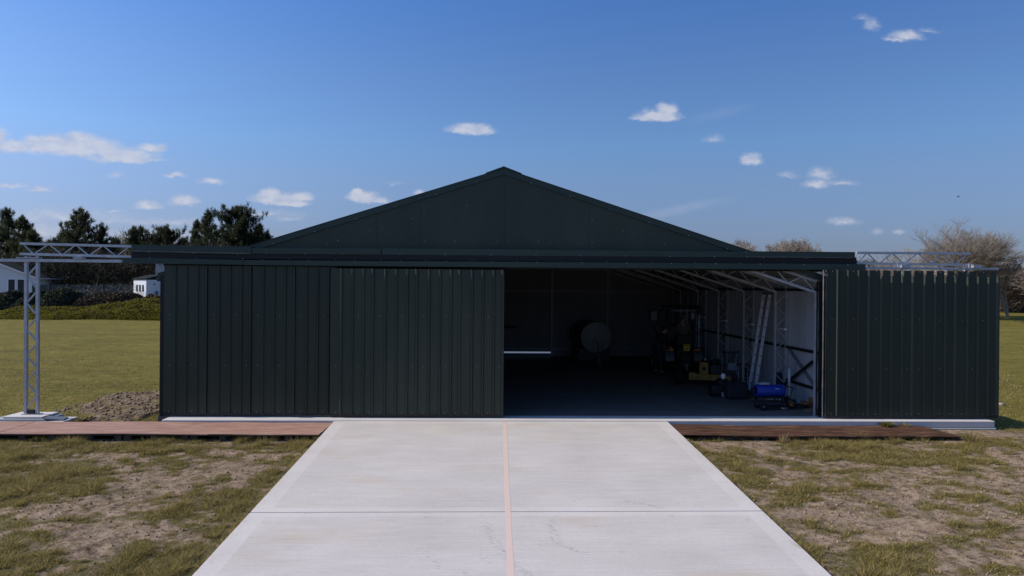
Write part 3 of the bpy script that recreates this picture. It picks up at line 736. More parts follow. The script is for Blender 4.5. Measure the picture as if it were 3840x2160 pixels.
# ------------------------------------------------------------------ plywood walkways on pallets
def pallet_proto():
    t=thing('pallet','rough pallet','pallet')
    for j,yy in enumerate((.05,.35,.6,.85,1.1)):
        m=MB();m.box(0,1.2,yy-.045,yy+.045,.098,.12);m.build('deck_board',M['pallet'],t)
    for yy in (.05,.6,1.1):
        for xx in (.065,.6,1.135):
            m=MB();m.box(xx-.065,xx+.065,yy-.045,yy+.045,.016,.097);m.build('block',M['pallet'],t)
        m=MB();m.box(0,1.2,yy-.045,yy+.045,0,.015);m.build('bottom_board',M['pallet'],t)
    return t
pal=pallet_proto();used=False
def place_pallet(x,y,z,label,group):
    global used
    if not used: p=pal;used=True
    else:p=copytree(pal)
    p.location=(x,y,z);p['label']=label;p['group']=group;p.scale=(1.08,1,.95)
ordn=['nearest the drive','second from the drive','third from the drive','fourth from the drive','fifth from the drive','sixth from the drive','seventh from the drive']
ztb=-.10
x=xY(1205,14.3,1640)-1.3
for i in range(6):
    place_pallet(x-i*1.34,14.2,-.05-.028-.114,'pallet under the sunlit reddish walkway, '+ordn[i],'pallets carrying the left walkway')
x=xY(2620,14.3,1640)
for i in range(4 if True else 5):
    place_pallet(x+i*1.335,14.27,ztb-.034-.114,'pallet under the dark brown walkway, '+ordn[i],'pallets carrying the right walkway')
def board(x0,x1,m,label,tl=(0,0),yb=15.36,yf=14.22,skl=0,skr=0,rise=None,zt=-.10):
    ztb=zt
    mb=MB();n=24;vs=[]
    for i in range(n+1):
        u=i/n
        for (yy,sk0,sk1) in ((yf,skl,skr),(yb,0,0)):
            xx=x0+sk0+(x1+sk1-x0-sk0)*u
            w=.004*math.sin(u*9+x0)+.005*math.sin(u*4.1+x0*2)
            zz=ztb+w+tl[0]*(1-u)+tl[1]*u
            vs+= [(xx,yy,zz-.018),(xx,yy,zz)]
    fs=[]
    for i in range(n):
        a=4*i;b=a+4
        fs+=[(a+1,b+1,b+3,a+3),(a,a+2,b+2,b),(a,b,b+1,a+1),(a+2,a+3,b+3,b+2)]
    fs+=[(0,1,3,2),(4*n,4*n+2,4*n+3,4*n+1)]
    mb.add(vs,fs);o=mb.build('plywood_board',m);tag(o,label,'plywood board');return o
xd=xl-.02
xj=xY(790,14.3,1600)
o=board(xj+.008,xd,M['ply'],'reddish plywood board touching the left edge of the drive',skr=-.02,zt=-.05,yf=14.13);o['group']='plywood walkway boards'
o=board(-9.9,xj-.008,M['ply'],'long reddish plywood board running under the foot of the lattice pillar to the frame edge',tl=(.015,.002),zt=-.05,yf=14.13);o['group']='plywood walkway boards'
o=board(-13.2,-9.908,M['ply'],'reddish plywood board at the far left edge, in front of the concrete flags',tl=(-.01,.012),zt=-.05,yf=14.13);o['group']='plywood walkway boards'
xe1=xY(2968,14.3,1640);xe2=xY(3385,14.3,1640);xe3=xY(3600,14.3,1640)
o=board(xr+.03,xe1-.006,M['plydark'],'dark brown plywood board with its end against the drive',tl=(.03,0));o['group']='plywood walkway boards'
o=board(xe1+.006,xe2-.006,M['plydark'],'middle dark brown plywood board of the right walkway');o['group']='plywood walkway boards'
o=board(xe2+.006,xe3-.12,M['plydark'],'short dark plywood board at the outer right end of the walkway',tl=(.004,-.01),skr=.16);o['group']='plywood walkway boards'

# ------------------------------------------------------------------ small plants and stones
def tuft(name,label,x,y,z,n,h,spread,mats,cat='weed',w=.008,group=None):
    a=rng.random(n)*6.283;l=spread*rng.random(n);hh=h*(.4+.6*rng.random(n));px=x+np.cos(a)*l*.35;py=y+np.sin(a)*l*.35
    P=np.empty((n,3,3));b=rng.random(n)*6.283
    P[:,0]=np.stack([px-np.cos(b)*w,py-np.sin(b)*w,np.full(n,z)],1);P[:,1]=np.stack([px+np.cos(b)*w,py+np.sin(b)*w,np.full(n,z)],1);P[:,2]=np.stack([x+np.cos(a)*l*1.2,y+np.sin(a)*l*1.2,z+hh],1)
    o=npmesh(name,P.reshape(-1,3),np.arange(3*n).reshape(-1,3),mats,mi=rng.integers(0,len(mats),n));tag(o,label,cat,group);return o
p=onZ(3332,1600,ztb);tuft('weed','leafy green weed on the dark walkway against the slab',p[0],15.3,ztb,160,.12,.22,[M['bramble'],M['shrub'],M['blade']],w=.02)
p=onZ(3400,1600,ztb);tuft('weed','small pale weed on the walkway, right of the leafy one',p[0],15.3,ztb,60,.10,.16,[M['drygrass'],M['blade']],w=.014)
p=onZ(3625,1672,-.31);tuft('grass_clump','tall grass clump at the outer corner of the dark walkway',p[0],14.12,-.22,260,.30,.26,[M['blade'],M['blade'],M['drygrass']],'grass clump',w=.008)
p=onZ(2915,1665,-.3);tuft('grass_clump','dry straw coloured clump before the joint of the dark walkway',p[0],14.1,-.22,60,.24,.15,[M['drygrass']],'grass clump',w=.008)
p=onZ(3405,1655,-.3);tuft('grass_clump','thin dry grass clump before the last dark board',p[0],14.12,-.22,30,.2,.16,[M['drygrass'],M['blade']],'grass clump',w=.007)
def rock(name,label,x,y,z,r,mats=None,sx=1,sy=1,sz=.6,kind=None):
    mb=MB();vs=[];n=10;k=7
    for j in range(k+1):
        ph=math.pi*j/k
        for i in range(n):
            th=2*math.pi*i/n;rr_=r*(1+.22*(math.sin(3*th+x)*math.sin(2*ph+y))+.1*math.sin(7*th+j))
            vs.append((x+rr_*math.sin(ph)*math.cos(th)*sx,y+rr_*math.sin(ph)*math.sin(th)*sy,z+rr_*math.cos(ph)*sz))
    mb.add(vs,[(j*n+i,j*n+(i+1)%n,(j+1)*n+(i+1)%n,(j+1)*n+i) for j in range(k) for i in range(n)],0,True)
    o=mb.build(name,mats or M['stone']);return tag(o,label,'rock')
p=onZ(3755,1533,-.3);rock('rock','pale rounded rock on the lawn beyond the right door end',p[0],p[1],-.18,.08,sx=1.2)
# rubble strip behind left walkway
def rubble():
    def inside(x,y):   # region in plan
        a=onZ(150,1545,-.2);b=onZ(420,1480,-.2);c=onZ(612,1466,-.2)
        top=np.interp(x,[a[0],b[0],c[0],-5],[a[1]+.2,b[1]+.3,c[1]+.4,c[1]+.5])
        return np.clip((top-y)/.8,0,1)*np.clip((y-15.65)/.35,0,1)*np.clip((x+11.6)/1.2,0,1)
    xs_=np.arange(-11.8,-6.6,.06);ys__=np.arange(15.6,22.5,.07);XX,YY=np.meshgrid(xs_,ys__)
    msk=inside(XX,YY);ZZ=gz(XX,YY)-.08+msk*(.05+.12*fbm(XX*.7,YY*.7,3))*1.0+msk*(fbm(XX*4.5,YY*5.5,3)-.5)*.15
    V=np.stack([XX,YY,ZZ],-1).reshape(-1,3);a,b=len(xs_),len(ys__);ii=(np.arange(b-1)[:,None]*a+np.arange(a-1)[None,:]).ravel()
    T=np.stack([ii,ii+1,ii+a+1,ii+a],1);mv=msk.ravel();keep=(mv[T].max(1)>.02);T=T[keep]
    m=mat('rubble_soil',(.085,.06,.036),.95,0,.1,noise=11,col2=(.26,.19,.125),bump=(16,.9))
    o=npmesh('rubble',V,T,m,nper=4,smooth=True);tag(o,kind='stuff')
    # loose stones scattered over it
    n=3400;x=rng.uniform(-11.6,-7.0,n);y=rng.uniform(15.7,22,n);k=inside(x,y)>.1;x=x[k];y=y[k]
    z=gz(x,y)-.08+inside(x,y)*(.05+.12*fbm(x*.7,y*.7,3))+inside(x,y)*(fbm(x*4.5,y*5.5,3)-.5)*.15
    n=len(x);r=.012+.03*rng.random(n)**2.5;oct_=np.array([(1,0,0),(0,1,0),(-1,0,0),(0,-1,0),(0,0,1),(0,0,-1)],float)
    P=np.stack([x,y,z+r*.3],1)[:,None,:]+oct_[None]*r[:,None,None]*rng.uniform(.6,1.4,(n,6,1))*np.array([1.3,1,.7])
    Fc=np.array([(0,1,4),(1,2,4),(2,3,4),(3,0,4),(1,0,5),(2,1,5),(3,2,5),(0,3,5)]);T=(np.arange(n)[:,None,None]*6+Fc[None]).reshape(-1,3)
    o=npmesh('loose_stones',P.reshape(-1,3),T,mat('rubble_stone',(.20,.145,.095),.9,island=.5));tag(o,kind='stuff')
rubble()
x,y=scatter(5000,-10.6,-9.2,15.7,16.3);blades(x,y,.06+0*x,.01,.9,'grass_verge',[M['blade'],M['drygrass']],None,(rng.random(len(x))<.3).astype(int),zf=lambda a,b:gz(a,b)+.06)
x,y=scatter(6000,-8.1,-7.3,15.8,17.2);blades(x,y,.06+0*x,.01,.9,'grass_verge',[M['bramble'],M['drygrass']],None,(rng.random(len(x))<.3).astype(int),zf=lambda a,b:gz(a,b)+.06)
# pebbles and clods on near ground
n=15000;x=rng.uniform(-12,13,n);y=rng.uniform(7.2,14.4,n);k=(np.abs(x-.4)>4.05)&(grassmask(x,y)<.57)&(fbm(x*2,y*3,3)>.42);x=x[k];y=y[k];n=len(x)
r=.006+.016*rng.random(n)**3;oct_=np.array([(1,0,0),(0,1,0),(-1,0,0),(0,-1,0),(0,0,1),(0,0,-1)],float)
P=np.stack([x,y,gz(x,y)+r*.4],1)[:,None,:]+oct_[None]*r[:,None,None]*rng.uniform(.6,1.4,(n,6,1))
Fc=np.array([(0,1,4),(1,2,4),(2,3,4),(3,0,4),(1,0,5),(2,1,5),(3,2,5),(0,3,5)]);T=(np.arange(n)[:,None,None]*6+Fc[None]).reshape(-1,3)
o=npmesh('pebbles',P.reshape(-1,3),T,mat('pebble',(.27,.20,.14),.95,0,.1,island=.6));tag(o,kind='stuff')
# ------------------------------------------------------------------ things inside the hangar
def FL(px,py): p=onZ(px,py,0.0); return p[0],p[1]
def RZ(a): return Matrix.Rotation(a,4,'Z')
def wheel(parent,x,y,r,w,axis='X',rim=True,name='wheel'):
    e=MB(); pr=[(r*.55,-w/2),(r*.9,-w/2),(r,-w*.32),(r,w*.32),(r*.9,w/2),(r*.55,w/2)]
    e.lathe(pr,(x,y,r),axis,20)
    o=e.build(name,M['rubber'],parent)
    f=MB(); f.lathe([(0,-w*.36),(r*.3,-w*.36),(r*.36,-w*.2),(r*.5,-w*.2),(r*.58,-w*.45),(r*.58,w*.45),(r*.5,w*.2),(r*.36,w*.2),(r*.3,w*.36),(0,w*.36)],(x,y,r),axis,20)
    q=f.build('rim',M['rim'] if rim else M['black'],o)
    return o
# compact tractor seen from the rear
tx,ty=FL(2572,1403)
tr=thing('tractor','dark compact tractor seen from behind with roll frame, yellow number plate and seated driver','tractor',(tx,ty+.5,0),R(-2))
mb=MB(); mb.bbox(-.28,.28,-.35,1.4,.45,.95,.04); mb.bbox(-.24,.24,1.2,1.9,.5,1.05,.05); mb.bbox(-.5,.5,-.1,.7,.42,.5,.02); mb.bbox(-.2,.2,-.55,-.35,.25,.72,.03)
mb.build('body',M['black'],tr)
for s in (-1,1):
    wheel(tr,s*.50,.15,.40,.24,name='rear_wheel'); wheel(tr,s*.5,1.5,.27,.18,name='front_wheel')
    mb=MB(); pr=[];n=10
    for i in range(n):
        a=math.pi*(.02+.80*i/(n-1)); pr.append((.15-.46*math.cos(a),.40+.48*math.sin(a)))
    for (a,b) in zip(pr[:-1],pr[1:]):
        x0,x1=(s*.34,s*.66)
        mb.add([(x0,a[0],a[1]),(x1,a[0],a[1]),(x1,b[0],b[1]),(x0,b[0],b[1]),(x0,a[0],a[1]+.012),(x1,a[0],a[1]+.012),(x1,b[0],b[1]+.012),(x0,b[0],b[1]+.012)],[(0,1,2,3),(4,7,6,5),(0,4,5,1),(2,6,7,3),(0,3,7,4),(1,5,6,2)])
    mb.build('fender',M['steelgrey'],tr)
    mb=MB(); mb.bbox(s*.38,s*.56,-.335,-.29,.80,.87,.01); mb.build('indicator_light',M['orange'],tr)
    mb=MB(); mb.bar((s*.5,-.2,.6),(s*.5,-.15,2.32),.05,.05); mb.bar((s*.5,1.0,.9),(s*.5,.9,2.32),.04,.04); mb.build('roll_frame_post',M['black'],tr)
mb=MB(); mb.bbox(-.56,.56,-.25,1.0,2.32,2.40,.03); mb.build('canopy',M['black'],tr)
mb=MB(); mb.bar((-.45,-.16,2.22),(.45,-.16,2.22),.03,.03); mb.build('crossbar',M['galvdull'],tr)
mb=MB(); mb.bbox(-.30,.30,-.30,.12,.98,1.10,.04); mb.bbox(-.28,.28,-.38,-.30,1.0,1.38,.03); mb.build('seat',M['black'],tr)
mb=MB(); mb.bbox(-.1,.13,-.6,-.585,.83,1.05,.004)
pz=mb.build('number_plate',M['plate'],tr); pz.location=(0,0,0)
mb=MB(); mb.box(.0,.08,-.584,-.36,.78,1.0); mb.build('plate_bracket',M['black'],tr)
def text(body,size,m,parent,loc,name='lettering',rot=(R(90),0,0)):
    cu=bpy.data.curves.new('t','FONT');cu.body=body;cu.size=size;cu.align_x='CENTER';cu.align_y='CENTER';cu.extrude=.001;cu.offset=size*.02
    to=bpy.data.objects.new('t',cu);C.objects.link(to);dg=bpy.context.evaluated_depsgraph_get();me=bpy.data.meshes.new_from_object(to.evaluated_get(dg));bpy.data.objects.remove(to)
    me.name=name;me.materials.clear();me.materials.append(m);o=bpy.data.objects.new(name,me);C.objects.link(o);o.parent=parent;o.location=loc;o.rotation_euler=rot;return o
text('J942',.115,M['black'],pz,(.015,-.6035,.99)); text('WPY',.115,M['black'],pz,(.015,-.6035,.885))
mb=MB(); mb.bbox(.27,.38,-.22,-.12,1.92,2.14,.01); mb.build('control_box',M['palewhite'],tr)
for xx in (.40,.44): mb=MB(); mb.bar((xx,1.0,.9),(xx,1.0,2.25),.022,.022); mb.build('chrome_rod',M['alu'],tr)
mb=MB(); mb.bar((.02,-.58,.12),(.02,-.58,.34),.03,.03); mb.bbox(-.06,.06,-.7,-.55,.3,.36,.01,0); mb.build('tow_hitch',M['galv'],tr)
mb=MB(); mb.bar((-.5,.3,1.0),(-1.0,.25,1.6),.07,.07); mb.bar((-1.0,.25,1.6),(-.55,.3,2.0),.06,.06); mb.build('side_arm',M['black'],tr)
mb=MB(); mb.bbox(-1.12,-.86,.1,.4,1.84,2.2,.02); mb.bbox(-.85,-.55,.1,.4,1.82,2.22,.02,1); mb.build('side_locker',[M['steelgrey'],M['black']],tr)
wheel(tr,-.88,.55,.30,.16,name='side_wheel')
mb=MB(); mb.bbox(-.8,-.58,.2,.6,.55,1.3,.03); mb.build('side_panel',M['steelgrey'],tr)

# people: one continuous skinned body each, clothing and hair as children
def skinned(name,verts,edges,m,parent,levels=2,root=0):
    me=bpy.data.meshes.new(name);me.from_pydata([v[:3] for v in verts],edges,[])
    o=bpy.data.objects.new(name,me);C.objects.link(o)
    o.modifiers.new('s','SKIN');me.skin_vertices or None
    if not me.skin_vertices: pass
    for i,v in enumerate(verts):
        sv=me.skin_vertices[0].data[i];r=v[3];sv.radius=(r,v[4] if len(v)>4 else r);sv.use_root=(i==root)
    sb=o.modifiers.new('u','SUBSURF');sb.levels=levels;sb.render_levels=levels
    dg=bpy.context.evaluated_depsgraph_get();m2=bpy.data.meshes.new_from_object(o.evaluated_get(dg));bpy.data.objects.remove(o)
    m2.name=name;m2.materials.clear();m2.materials.append(m)
    m2.polygons.foreach_set('use_smooth',[True]*len(m2.polygons))
    q=bpy.data.objects.new(name,m2);C.objects.link(q);q.parent=parent;return q
def person(root,J,cloth,trous,hair):
    """J: joints dict in local coords; faces +Y"""
    V=Vector
    def L(a,b,t): return V(a)*(1-t)+V(b)*t
    vs=[];ed=[]
    def add(p,r,par=None):
        vs.append((*p,r));i=len(vs)-1
        if par is not None: ed.append((par,i))
        return i
    pel=add(J['pelvis'],.13);sp=add(L(J['pelvis'],J['chest'],.5),.125,pel);ch=add(J['chest'],.14,sp)
    nk=add(J['neck'],.055,ch);hd=V(J['head']);up=(hd-V(J['neck'])).normalized();fw=V(J['face']).normalized()
    j=add(hd-up*.06,.068,nk);c=add(hd+up*.01-fw*.005,.085,j);add(hd+up*.08-fw*.01,.075,c)
    add(hd-up*.045+fw*.075,.03,j);add(hd-up*.005+fw*.098,.013,c)
    side=fw.cross(up).normalized()
    for s in (-1,1): add(hd+side*s*.083,.014,c)
    for s,k in ((-1,'l'),(1,'r')):
        sh=add(J['sh'+k],.062,ch);el=add(J['el'+k],.043,sh);wr=add(J['wr'+k],.028,el)
        d=(V(J['wr'+k])-V(J['el'+k])).normalized();lat=d.cross(V((0,0,1)));lat=(lat.normalized() if lat.length>.1 else V((1,0,0)))
        pm=add(V(J['wr'+k])+d*.06,.032,wr)
        for f,fl in enumerate((.065,.078,.072,.055)):
            o=lat*((f-1.5)*.019);b=add(V(J['wr'+k])+d*.10+o,.0095,pm);m_=add(V(J['wr'+k])+d*(.10+fl*.55)+o-V((0,0,.008)),.0085,b);add(V(J['wr'+k])+d*(.10+fl)+o-V((0,0,.025)),.0075,m_)
        b=add(V(J['wr'+k])+d*.04-lat*.035*s,.011,pm);add(V(J['wr'+k])+d*.075-lat*.052*s,.009,b)
        hp=add(J['hp'+k],.09,pel);kn=add(J['kn'+k],.058,hp);an=add(J['an'+k],.036,kn);add(V(J['an'+k])+V(J.get('toe',(0,.15,-.04))),.034,an)
    skinned('body',vs,ed,M['skin'],root,1)
    # jacket
    vs=[];ed=[]
    pe=add(V(J['pelvis'])+V((0,0,-.03)),.155);sp=add(L(J['pelvis'],J['chest'],.5),.15,pe);ch=add(J['chest'],.165,sp);add(L(J['chest'],J['neck'],.75),.07,ch)
    for k in 'lr':
        sh=add(J['sh'+k],.08,ch);el=add(J['el'+k],.058,sh);add(L(J['el'+k],J['wr'+k],.88),.042,el)
    skinned('jacket',vs,ed,cloth,root,2)
    vs=[];ed=[]
    pe=add(J['pelvis'],.145)
    for k in 'lr':
        hp=add(J['hp'+k],.105,pe);kn=add(J['kn'+k],.075,hp);add(L(J['kn'+k],J['an'+k],.92),.055,kn)
    skinned('trousers',vs,ed,trous,root,2)
    for k in 'lr':
        vs=[];ed=[];a=add(V(J['an'+k])+V((0,-.05,-.03)),.045);add(V(J['an'+k])+V(J.get('toe',(0,.17,-.04)))*1.1,.04,a);skinned('shoe',vs,ed,M['black'],root,1)
    vs=[];ed=[];a=add(hd+up*.035-fw*.03,.083);b=add(hd+up*.085-fw*.02,.07,a);add(hd-up*.03-fw*.05,.055,a);skinned('hair',vs,ed,hair,root,1)
px_,py_=FL(2468,1402)
p1=thing('person','person in dark jacket and trousers standing stooped beside the tractor, head bowed','person',(px_,py_,0),R(-75))
person(p1,dict(pelvis=(0,-.06,.92),chest=(0,.10,1.27),neck=(0,.2,1.45),head=(0,.29,1.55),face=(0,.8,-.6),
  shl=(-.19,.12,1.34),shr=(.19,.12,1.34),ell=(-.24,.14,1.05),elr=(.24,.15,1.06),wrl=(-.2,.34,.93),wrr=(.2,.36,.95),
  hpl=(-.1,-.06,.88),hpr=(.1,-.06,.88),knl=(-.12,.0,.48),knr=(.12,.02,.48),anl=(-.13,-.04,.08),anr=(.14,.02,.08),toe=(0,.17,-.04)),M['darkcloth'],M['darkcloth'],M['black'])
p2=thing('person','grey haired person in khaki jumper sitting on the tractor, back to the camera','person',(tx+.03,ty+.53,0),R(-2))
person(p2,dict(pelvis=(0,-.08,1.22),chest=(0,-.04,1.58),neck=(0,-.01,1.78),head=(0.02,.02,1.90),face=(0,1,-.15),
  shl=(-.2,-.03,1.66),shr=(.2,-.03,1.66),ell=(-.29,.1,1.40),elr=(.28,.12,1.40),wrl=(-.17,.38,1.34),wrr=(.17,.38,1.34),
  hpl=(-.1,-.04,1.20),hpr=(.1,-.04,1.20),knl=(-.16,.42,1.15),knr=(.16,.42,1.15),anl=(-.16,.5,.74),anr=(.16,.5,.74),toe=(0,.17,-.03)),M['tancloth'],M['darkcloth'],M['hairgrey'])

# storage tank by the back wall
cx,cy=FL(2235,1318)
cy=27.6; cx=xY(2236,cy,1265); rt=58*cy/F; cz=zY(2236,1265,cy)
tk=thing('storage_tank','large horizontal tank with pale round end near the back wall','tank')
mb=MB(); mb.lathe([(0,0),(rt*.9,.0),(rt,.04)],(cx,cy,cz),'Y',40); mb.build('end_disc',M['tank'],tk)
mb=MB(); mb.lathe([(rt*1.003,.041),(rt*1.003,1.9),(rt*.85,2.0),(0,2.05)],(cx-.0,cy,cz),'Y',40); 
mb.v=[(v[0]-(v[1]-cy)*.12,v[1],v[2]) for v in mb.v]; mb.build('shell',M['black'],tk)
mb=MB(); mb.bbox(cx-.7,cx+.6,cy+.15,cy+.4,.0,cz-rt*.75,.02); mb.bbox(cx-.8,cx+.5,cy+1.4,cy+1.65,.0,cz-rt*.75,.02); mb.bar((cx-.75,cy+.1,.25),(cx-.75,cy+1.7,.25),.1,.1); mb.build('cradle',M['black'],tk)
# pallet-truck like handles in front of the tank
hx=xY(2243,26.6,1300); hy=26.6
ht=thing('hand_pump','black hand pump with cranked lever standing before the pale tank end','pump')
mb=MB(); mb.path([(hx-.13,hy,zY(2232,1268,hy)),(hx-.13,hy,zY(2232,1276,hy)),(hx+.0,hy,zY(2244,1287,hy)),(hx,hy,.2)],.018,6); mb.build('lever',M['black'],ht)
mb=MB(); mb.path([(hx+.19,hy,zY(2262,1286,hy)),(hx+.16,hy,.45),(hx-.02,hy,.33)],.014,6); mb.build('nozzle_holder',M['black'],ht)
mb=MB(); mb.lathe([(0,0),(.14,0),(.14,.02),(.07,.05),(.06,.32),(.08,.34),(.08,.42),(0,.44)],(hx+.03,hy,0),'Z',14); mb.build('pump_body',M['steelgrey'],ht)
# small trolley with pale box
bx_,by_=FL(2372,1322)
tb=thing('trolley','low black trolley right of the tank','trolley',(bx_,by_,0))
mb=MB(); mb.bbox(-.35,.38,-.25,.3,.28,.34,.01); mb.build('deck',M['black'],tb)
for a in (-.3,.33):
    for b in (-.2,.25): wheel(tb,a,b,.09,.05,rim=False)
mb=MB(); mb.bar((-.33,-.22,.18),(-.33,-.22,.3),.03,.03); mb.bar((.36,-.22,.18),(.36,-.22,.3),.03,.03); mb.build('corner_post',M['galvdull'],tb)
mb=MB(); mb.bbox(bx_-.27,bx_+.27,by_-.2,by_+.25,.36,.66,.015); mb.box(bx_-.27,bx_+.27,by_-.203,by_-.2005,.5,.51,1); o=mb.build('crate',[M['palewhite'],M['black']]);tag(o,'pale box resting on the low trolley near the tank','box')
mb=MB(); mb.bbox(bx_-.0,bx_+.18,by_-.62,by_-.47,.0,.16,.01); mb.box(bx_+.05,bx_+.13,by_-.56,by_-.53,.161,.19,1); o=mb.build('canister',[M['blue'],M['black']]);tag(o,'small blue can on the floor in front of the trolley','can')
# light aircraft mostly hidden behind the doors: only a dark wing tip shows
ay=27.0; axr=xY(1941,ay,1230); az=zY(1941,1228,ay)
ac=thing('light_aircraft','light aircraft parked behind the closed doors, dark wing tip showing at the opening edge','aircraft')
mb=MB(); n=12
secs=[(axr,.25,.02),(axr-.25,.5,.05),(axr-1.2,.9,.09),(axr-4.2,1.2,.14),(axr-7.4,.9,.09),(axr-8.4,.4,.03)]
vs=[]
for (x,c,t) in secs:
    for i in range(n):
        a=2*math.pi*i/n; vs.append((x,ay+.4+c/2*math.cos(a),az-.05*abs(x-axr+4.2)/4+.05+t*math.sin(a)))
mb.add(vs,[(k*n+i,k*n+(i+1)%n,(k+1)*n+(i+1)%n,(k+1)*n+i) for k in range(5) for i in range(n)],0,True); mb.build('wing',M['black'],ac)
mb=MB(); fx=axr-4.2; mb.lathe([(0,-1.3),(.2,-1.2),(.42,-.5),(.5,.6),(.35,1.5),(.12,2.4),(.0,2.5)],(fx,ay+.3,az-.35),'Y',16); mb.build('fuselage',M['palewhite'],ac)
for s in (-.8,0,.8):
    e=MB(); e.tube((fx+s*.4,ay+(.3 if s else -.9),az-.5),(fx+s,ay+(.3 if s else -.9),.2),.03,6); e.build('strut',M['galvdull'],ac); wheel(ac,fx+s,ay+(.3 if s else -.9),.18,.1)
# yellow machine: flat deck with engine box and front wheel
q=FL(2680,1452); mx_,my_=q[0],q[1]
ym=thing('flail_mower','worn yellow mower deck with upright engine housing and one pale hubbed wheel','mower',(mx_,my_+.55,0),R(-14))
mb=MB(); mb.bbox(-.62,.62,-.32,.4,.20,.33,.02); mb.prism([(-.64,.18),(.6,.18),(.64,.3),(.3,.36),(-.55,.36)],-.34,-.325,'Y'); mb.box(-.62,-.42,-.36,-.342,.24,.40); mb.build('deck',M['yellow'],ym)
mb=MB(); mb.bbox(-.30,-.03,-.2,.15,.34,.72,.02); mb.build('engine_housing',M['yellow'],ym)
mb=MB(); mb.lathe([(0,0),(.05,0),(.06,.01),(.06,.02),(0,.02)],(-.165,-.222,.52),'Y',14); mb.build('badge',M['black'],ym)
mb=MB(); mb.bbox(.02,.34,-.18,.25,.34,.66,.03); mb.lathe([(0,.66),(.14,.66),(.15,.7),(.12,.76),(0,.78)],(.18,.05,0),'Z',14); mb.tube((-.25,-.05,.75),(.3,-.05,.80),.03,8); mb.build('engine',M['black'],ym)
mb=MB(); mb.lathe([(0,-.02),(.035,-.02),(.035,.02),(0,.02)],(-.12,-.1,.80),'Y',10); mb.build('filler_cap',M['palewhite'],ym)
wheel(ym,-.93,-.15,.25,.2); wheel(ym,-.93,.75,.25,.2)
mb=MB(); mb.tube((-.93,-.15,.25),(-.5,.1,.28),.035,8); mb.tube((-.93,.75,.25),(-.5,.3,.28),.035,8); mb.build('axle_arm',M['black'],ym)
# black slatted trolley frame
q=FL(2742,1440)
lf=thing('garden_trolley','upright black slatted trolley with pale handles beside the yellow mower','trolley',(q[0],q[1]+.2,0),R(10))
mb=MB()
for i in range(4): mb.bar((-.2+i*.12,-.1,.12),(-.08+i*.12,.08,.98),.03,.02)
mb.bar((-.2,.09,.98),(.42,.09,.98),.03,.04); mb.bar((-.2,.0,.6),(.3,.0,.6),.02,.03); mb.build('slatted_back',M['black'],lf)
for s in (0,1):
    mb=MB(); mb.path([(-.26+s*.52,-.2,.05),(-.33+s*.5,-.12,.45),(-.22+s*.46,.02,.86)],.018,6); mb.build('handle',M['palewhite'],lf)
mb=MB(); mb.bbox(-.1,.22,-.14,-.06,.42,.66,.02); mb.build('seat_panel',M['palewhite'],lf)
wheel(lf,-.3,-.1,.1,.06,rim=False); wheel(lf,.3,-.1,.1,.06,rim=False)
mb=MB(); q=FL(2738,1438); mb.tube((q[0]+.1,q[1]+.3,.0),(q[0]+.62,q[1]+.75,1.35),.014,8); o=mb.build('pole',M['alu']);tag(o,'thin pale pole leaning behind the slatted trolley','pole')
# generator with silver can, black bag
q=FL(2718,1492)
ge=thing('generator','small black generator with silver exhaust can and pale front plate','generator',(q[0],q[1]+.25,0))
mb=MB(); mb.bbox(-.32,.12,-.18,.25,.05,.36,.05); mb.bbox(-.12,.16,-.15,.2,.30,.5,.05); mb.box(-.3,.1,-.15,.2,.0,.05); mb.build('casing',M['black'],ge)
mb=MB(); mb.lathe([(0,.5),(.06,.5),(.065,.52),(.065,.62),(.05,.65),(0,.65)],(.02,-.05,0),'Z',14); mb.build('exhaust_can',M['alu'],ge)
mb=MB(); mb.bbox(-.07,.07,-.215,-.186,.02,.15,.008); mb.build('front_plate',M['palewhite'],ge)
q=FL(2775,1500)
bg=MB(); bg.bbox(q[0]-.32,q[0]+.26,q[1]+.02,q[1]+.55,.0,.42,.07); bg.bbox(q[0]-.28,q[0]+.2,q[1]+.08,q[1]+.5,.425,.45,.02); o=bg.build('storage_box',M['darkcloth']);tag(o,'squat charcoal storage box on the floor beside the small generator','box')
# long boards on the floor
a=FL(2742,1425);b=FL(2842,1500)
for k,dz in enumerate((0,.03)):
    mb=MB(); mb.bar((a[0]+.05+k*.12,a[1]+.1,.03+dz),(b[0]-.1+k*.14,b[1]-.1,.03+dz),.26-.06*k,.022); o=mb.build('plank',M['timber']);tag(o,['wide brown plank lying on the floor behind the heater','narrow brown plank lying on top of the wider one'][k],'plank',)
# cartons with board on top
q=FL(2838,1450); cx_,cy_=q
zs=0
for k,(h,l) in enumerate(((.26,'lower brown carton under the ladder, pale print on its front'),(.25,'upper brown carton of the stack under the ladder'))):
    mb=MB(); mb.bbox(cx_-.23,cx_+.25,cy_,cy_+.4,zs,zs+h,.006); 
    mb.box(cx_-.02,cx_+.12,cy_-.003,cy_-.001,zs+h*.62,zs+h*.78,1); mb.box(cx_-.2,cx_+.2,cy_-.003,cy_-.001,zs+.02,zs+.045,1); mb.box(cx_-.23,cx_+.25,cy_-.002,cy_-.0005,zs+h*.3,zs+h*.5,2)
    o=mb.build('carton',[M['black'] if k else M['cardboard'],M['palewhite'],M['cardboard']]);tag(o,l,'carton','stacked cartons'); zs+=h+.003
mb=MB(); mb.bbox(cx_-.5,cx_+.22,cy_-.02,cy_+.42,zs+.09,zs+.15,.01); o=mb.build('board_offcut',M['timber']);tag(o,'thick board offcut lying on top of the carton stack and rack','board')
mb=MB(); mb.bbox(cx_-.1,cx_+.12,cy_+.02,cy_+.3,zs,zs+.05,.02); o=mb.build('folded_rag',M['palewhite']);tag(o,'pale folded rag on the upper carton','rag')
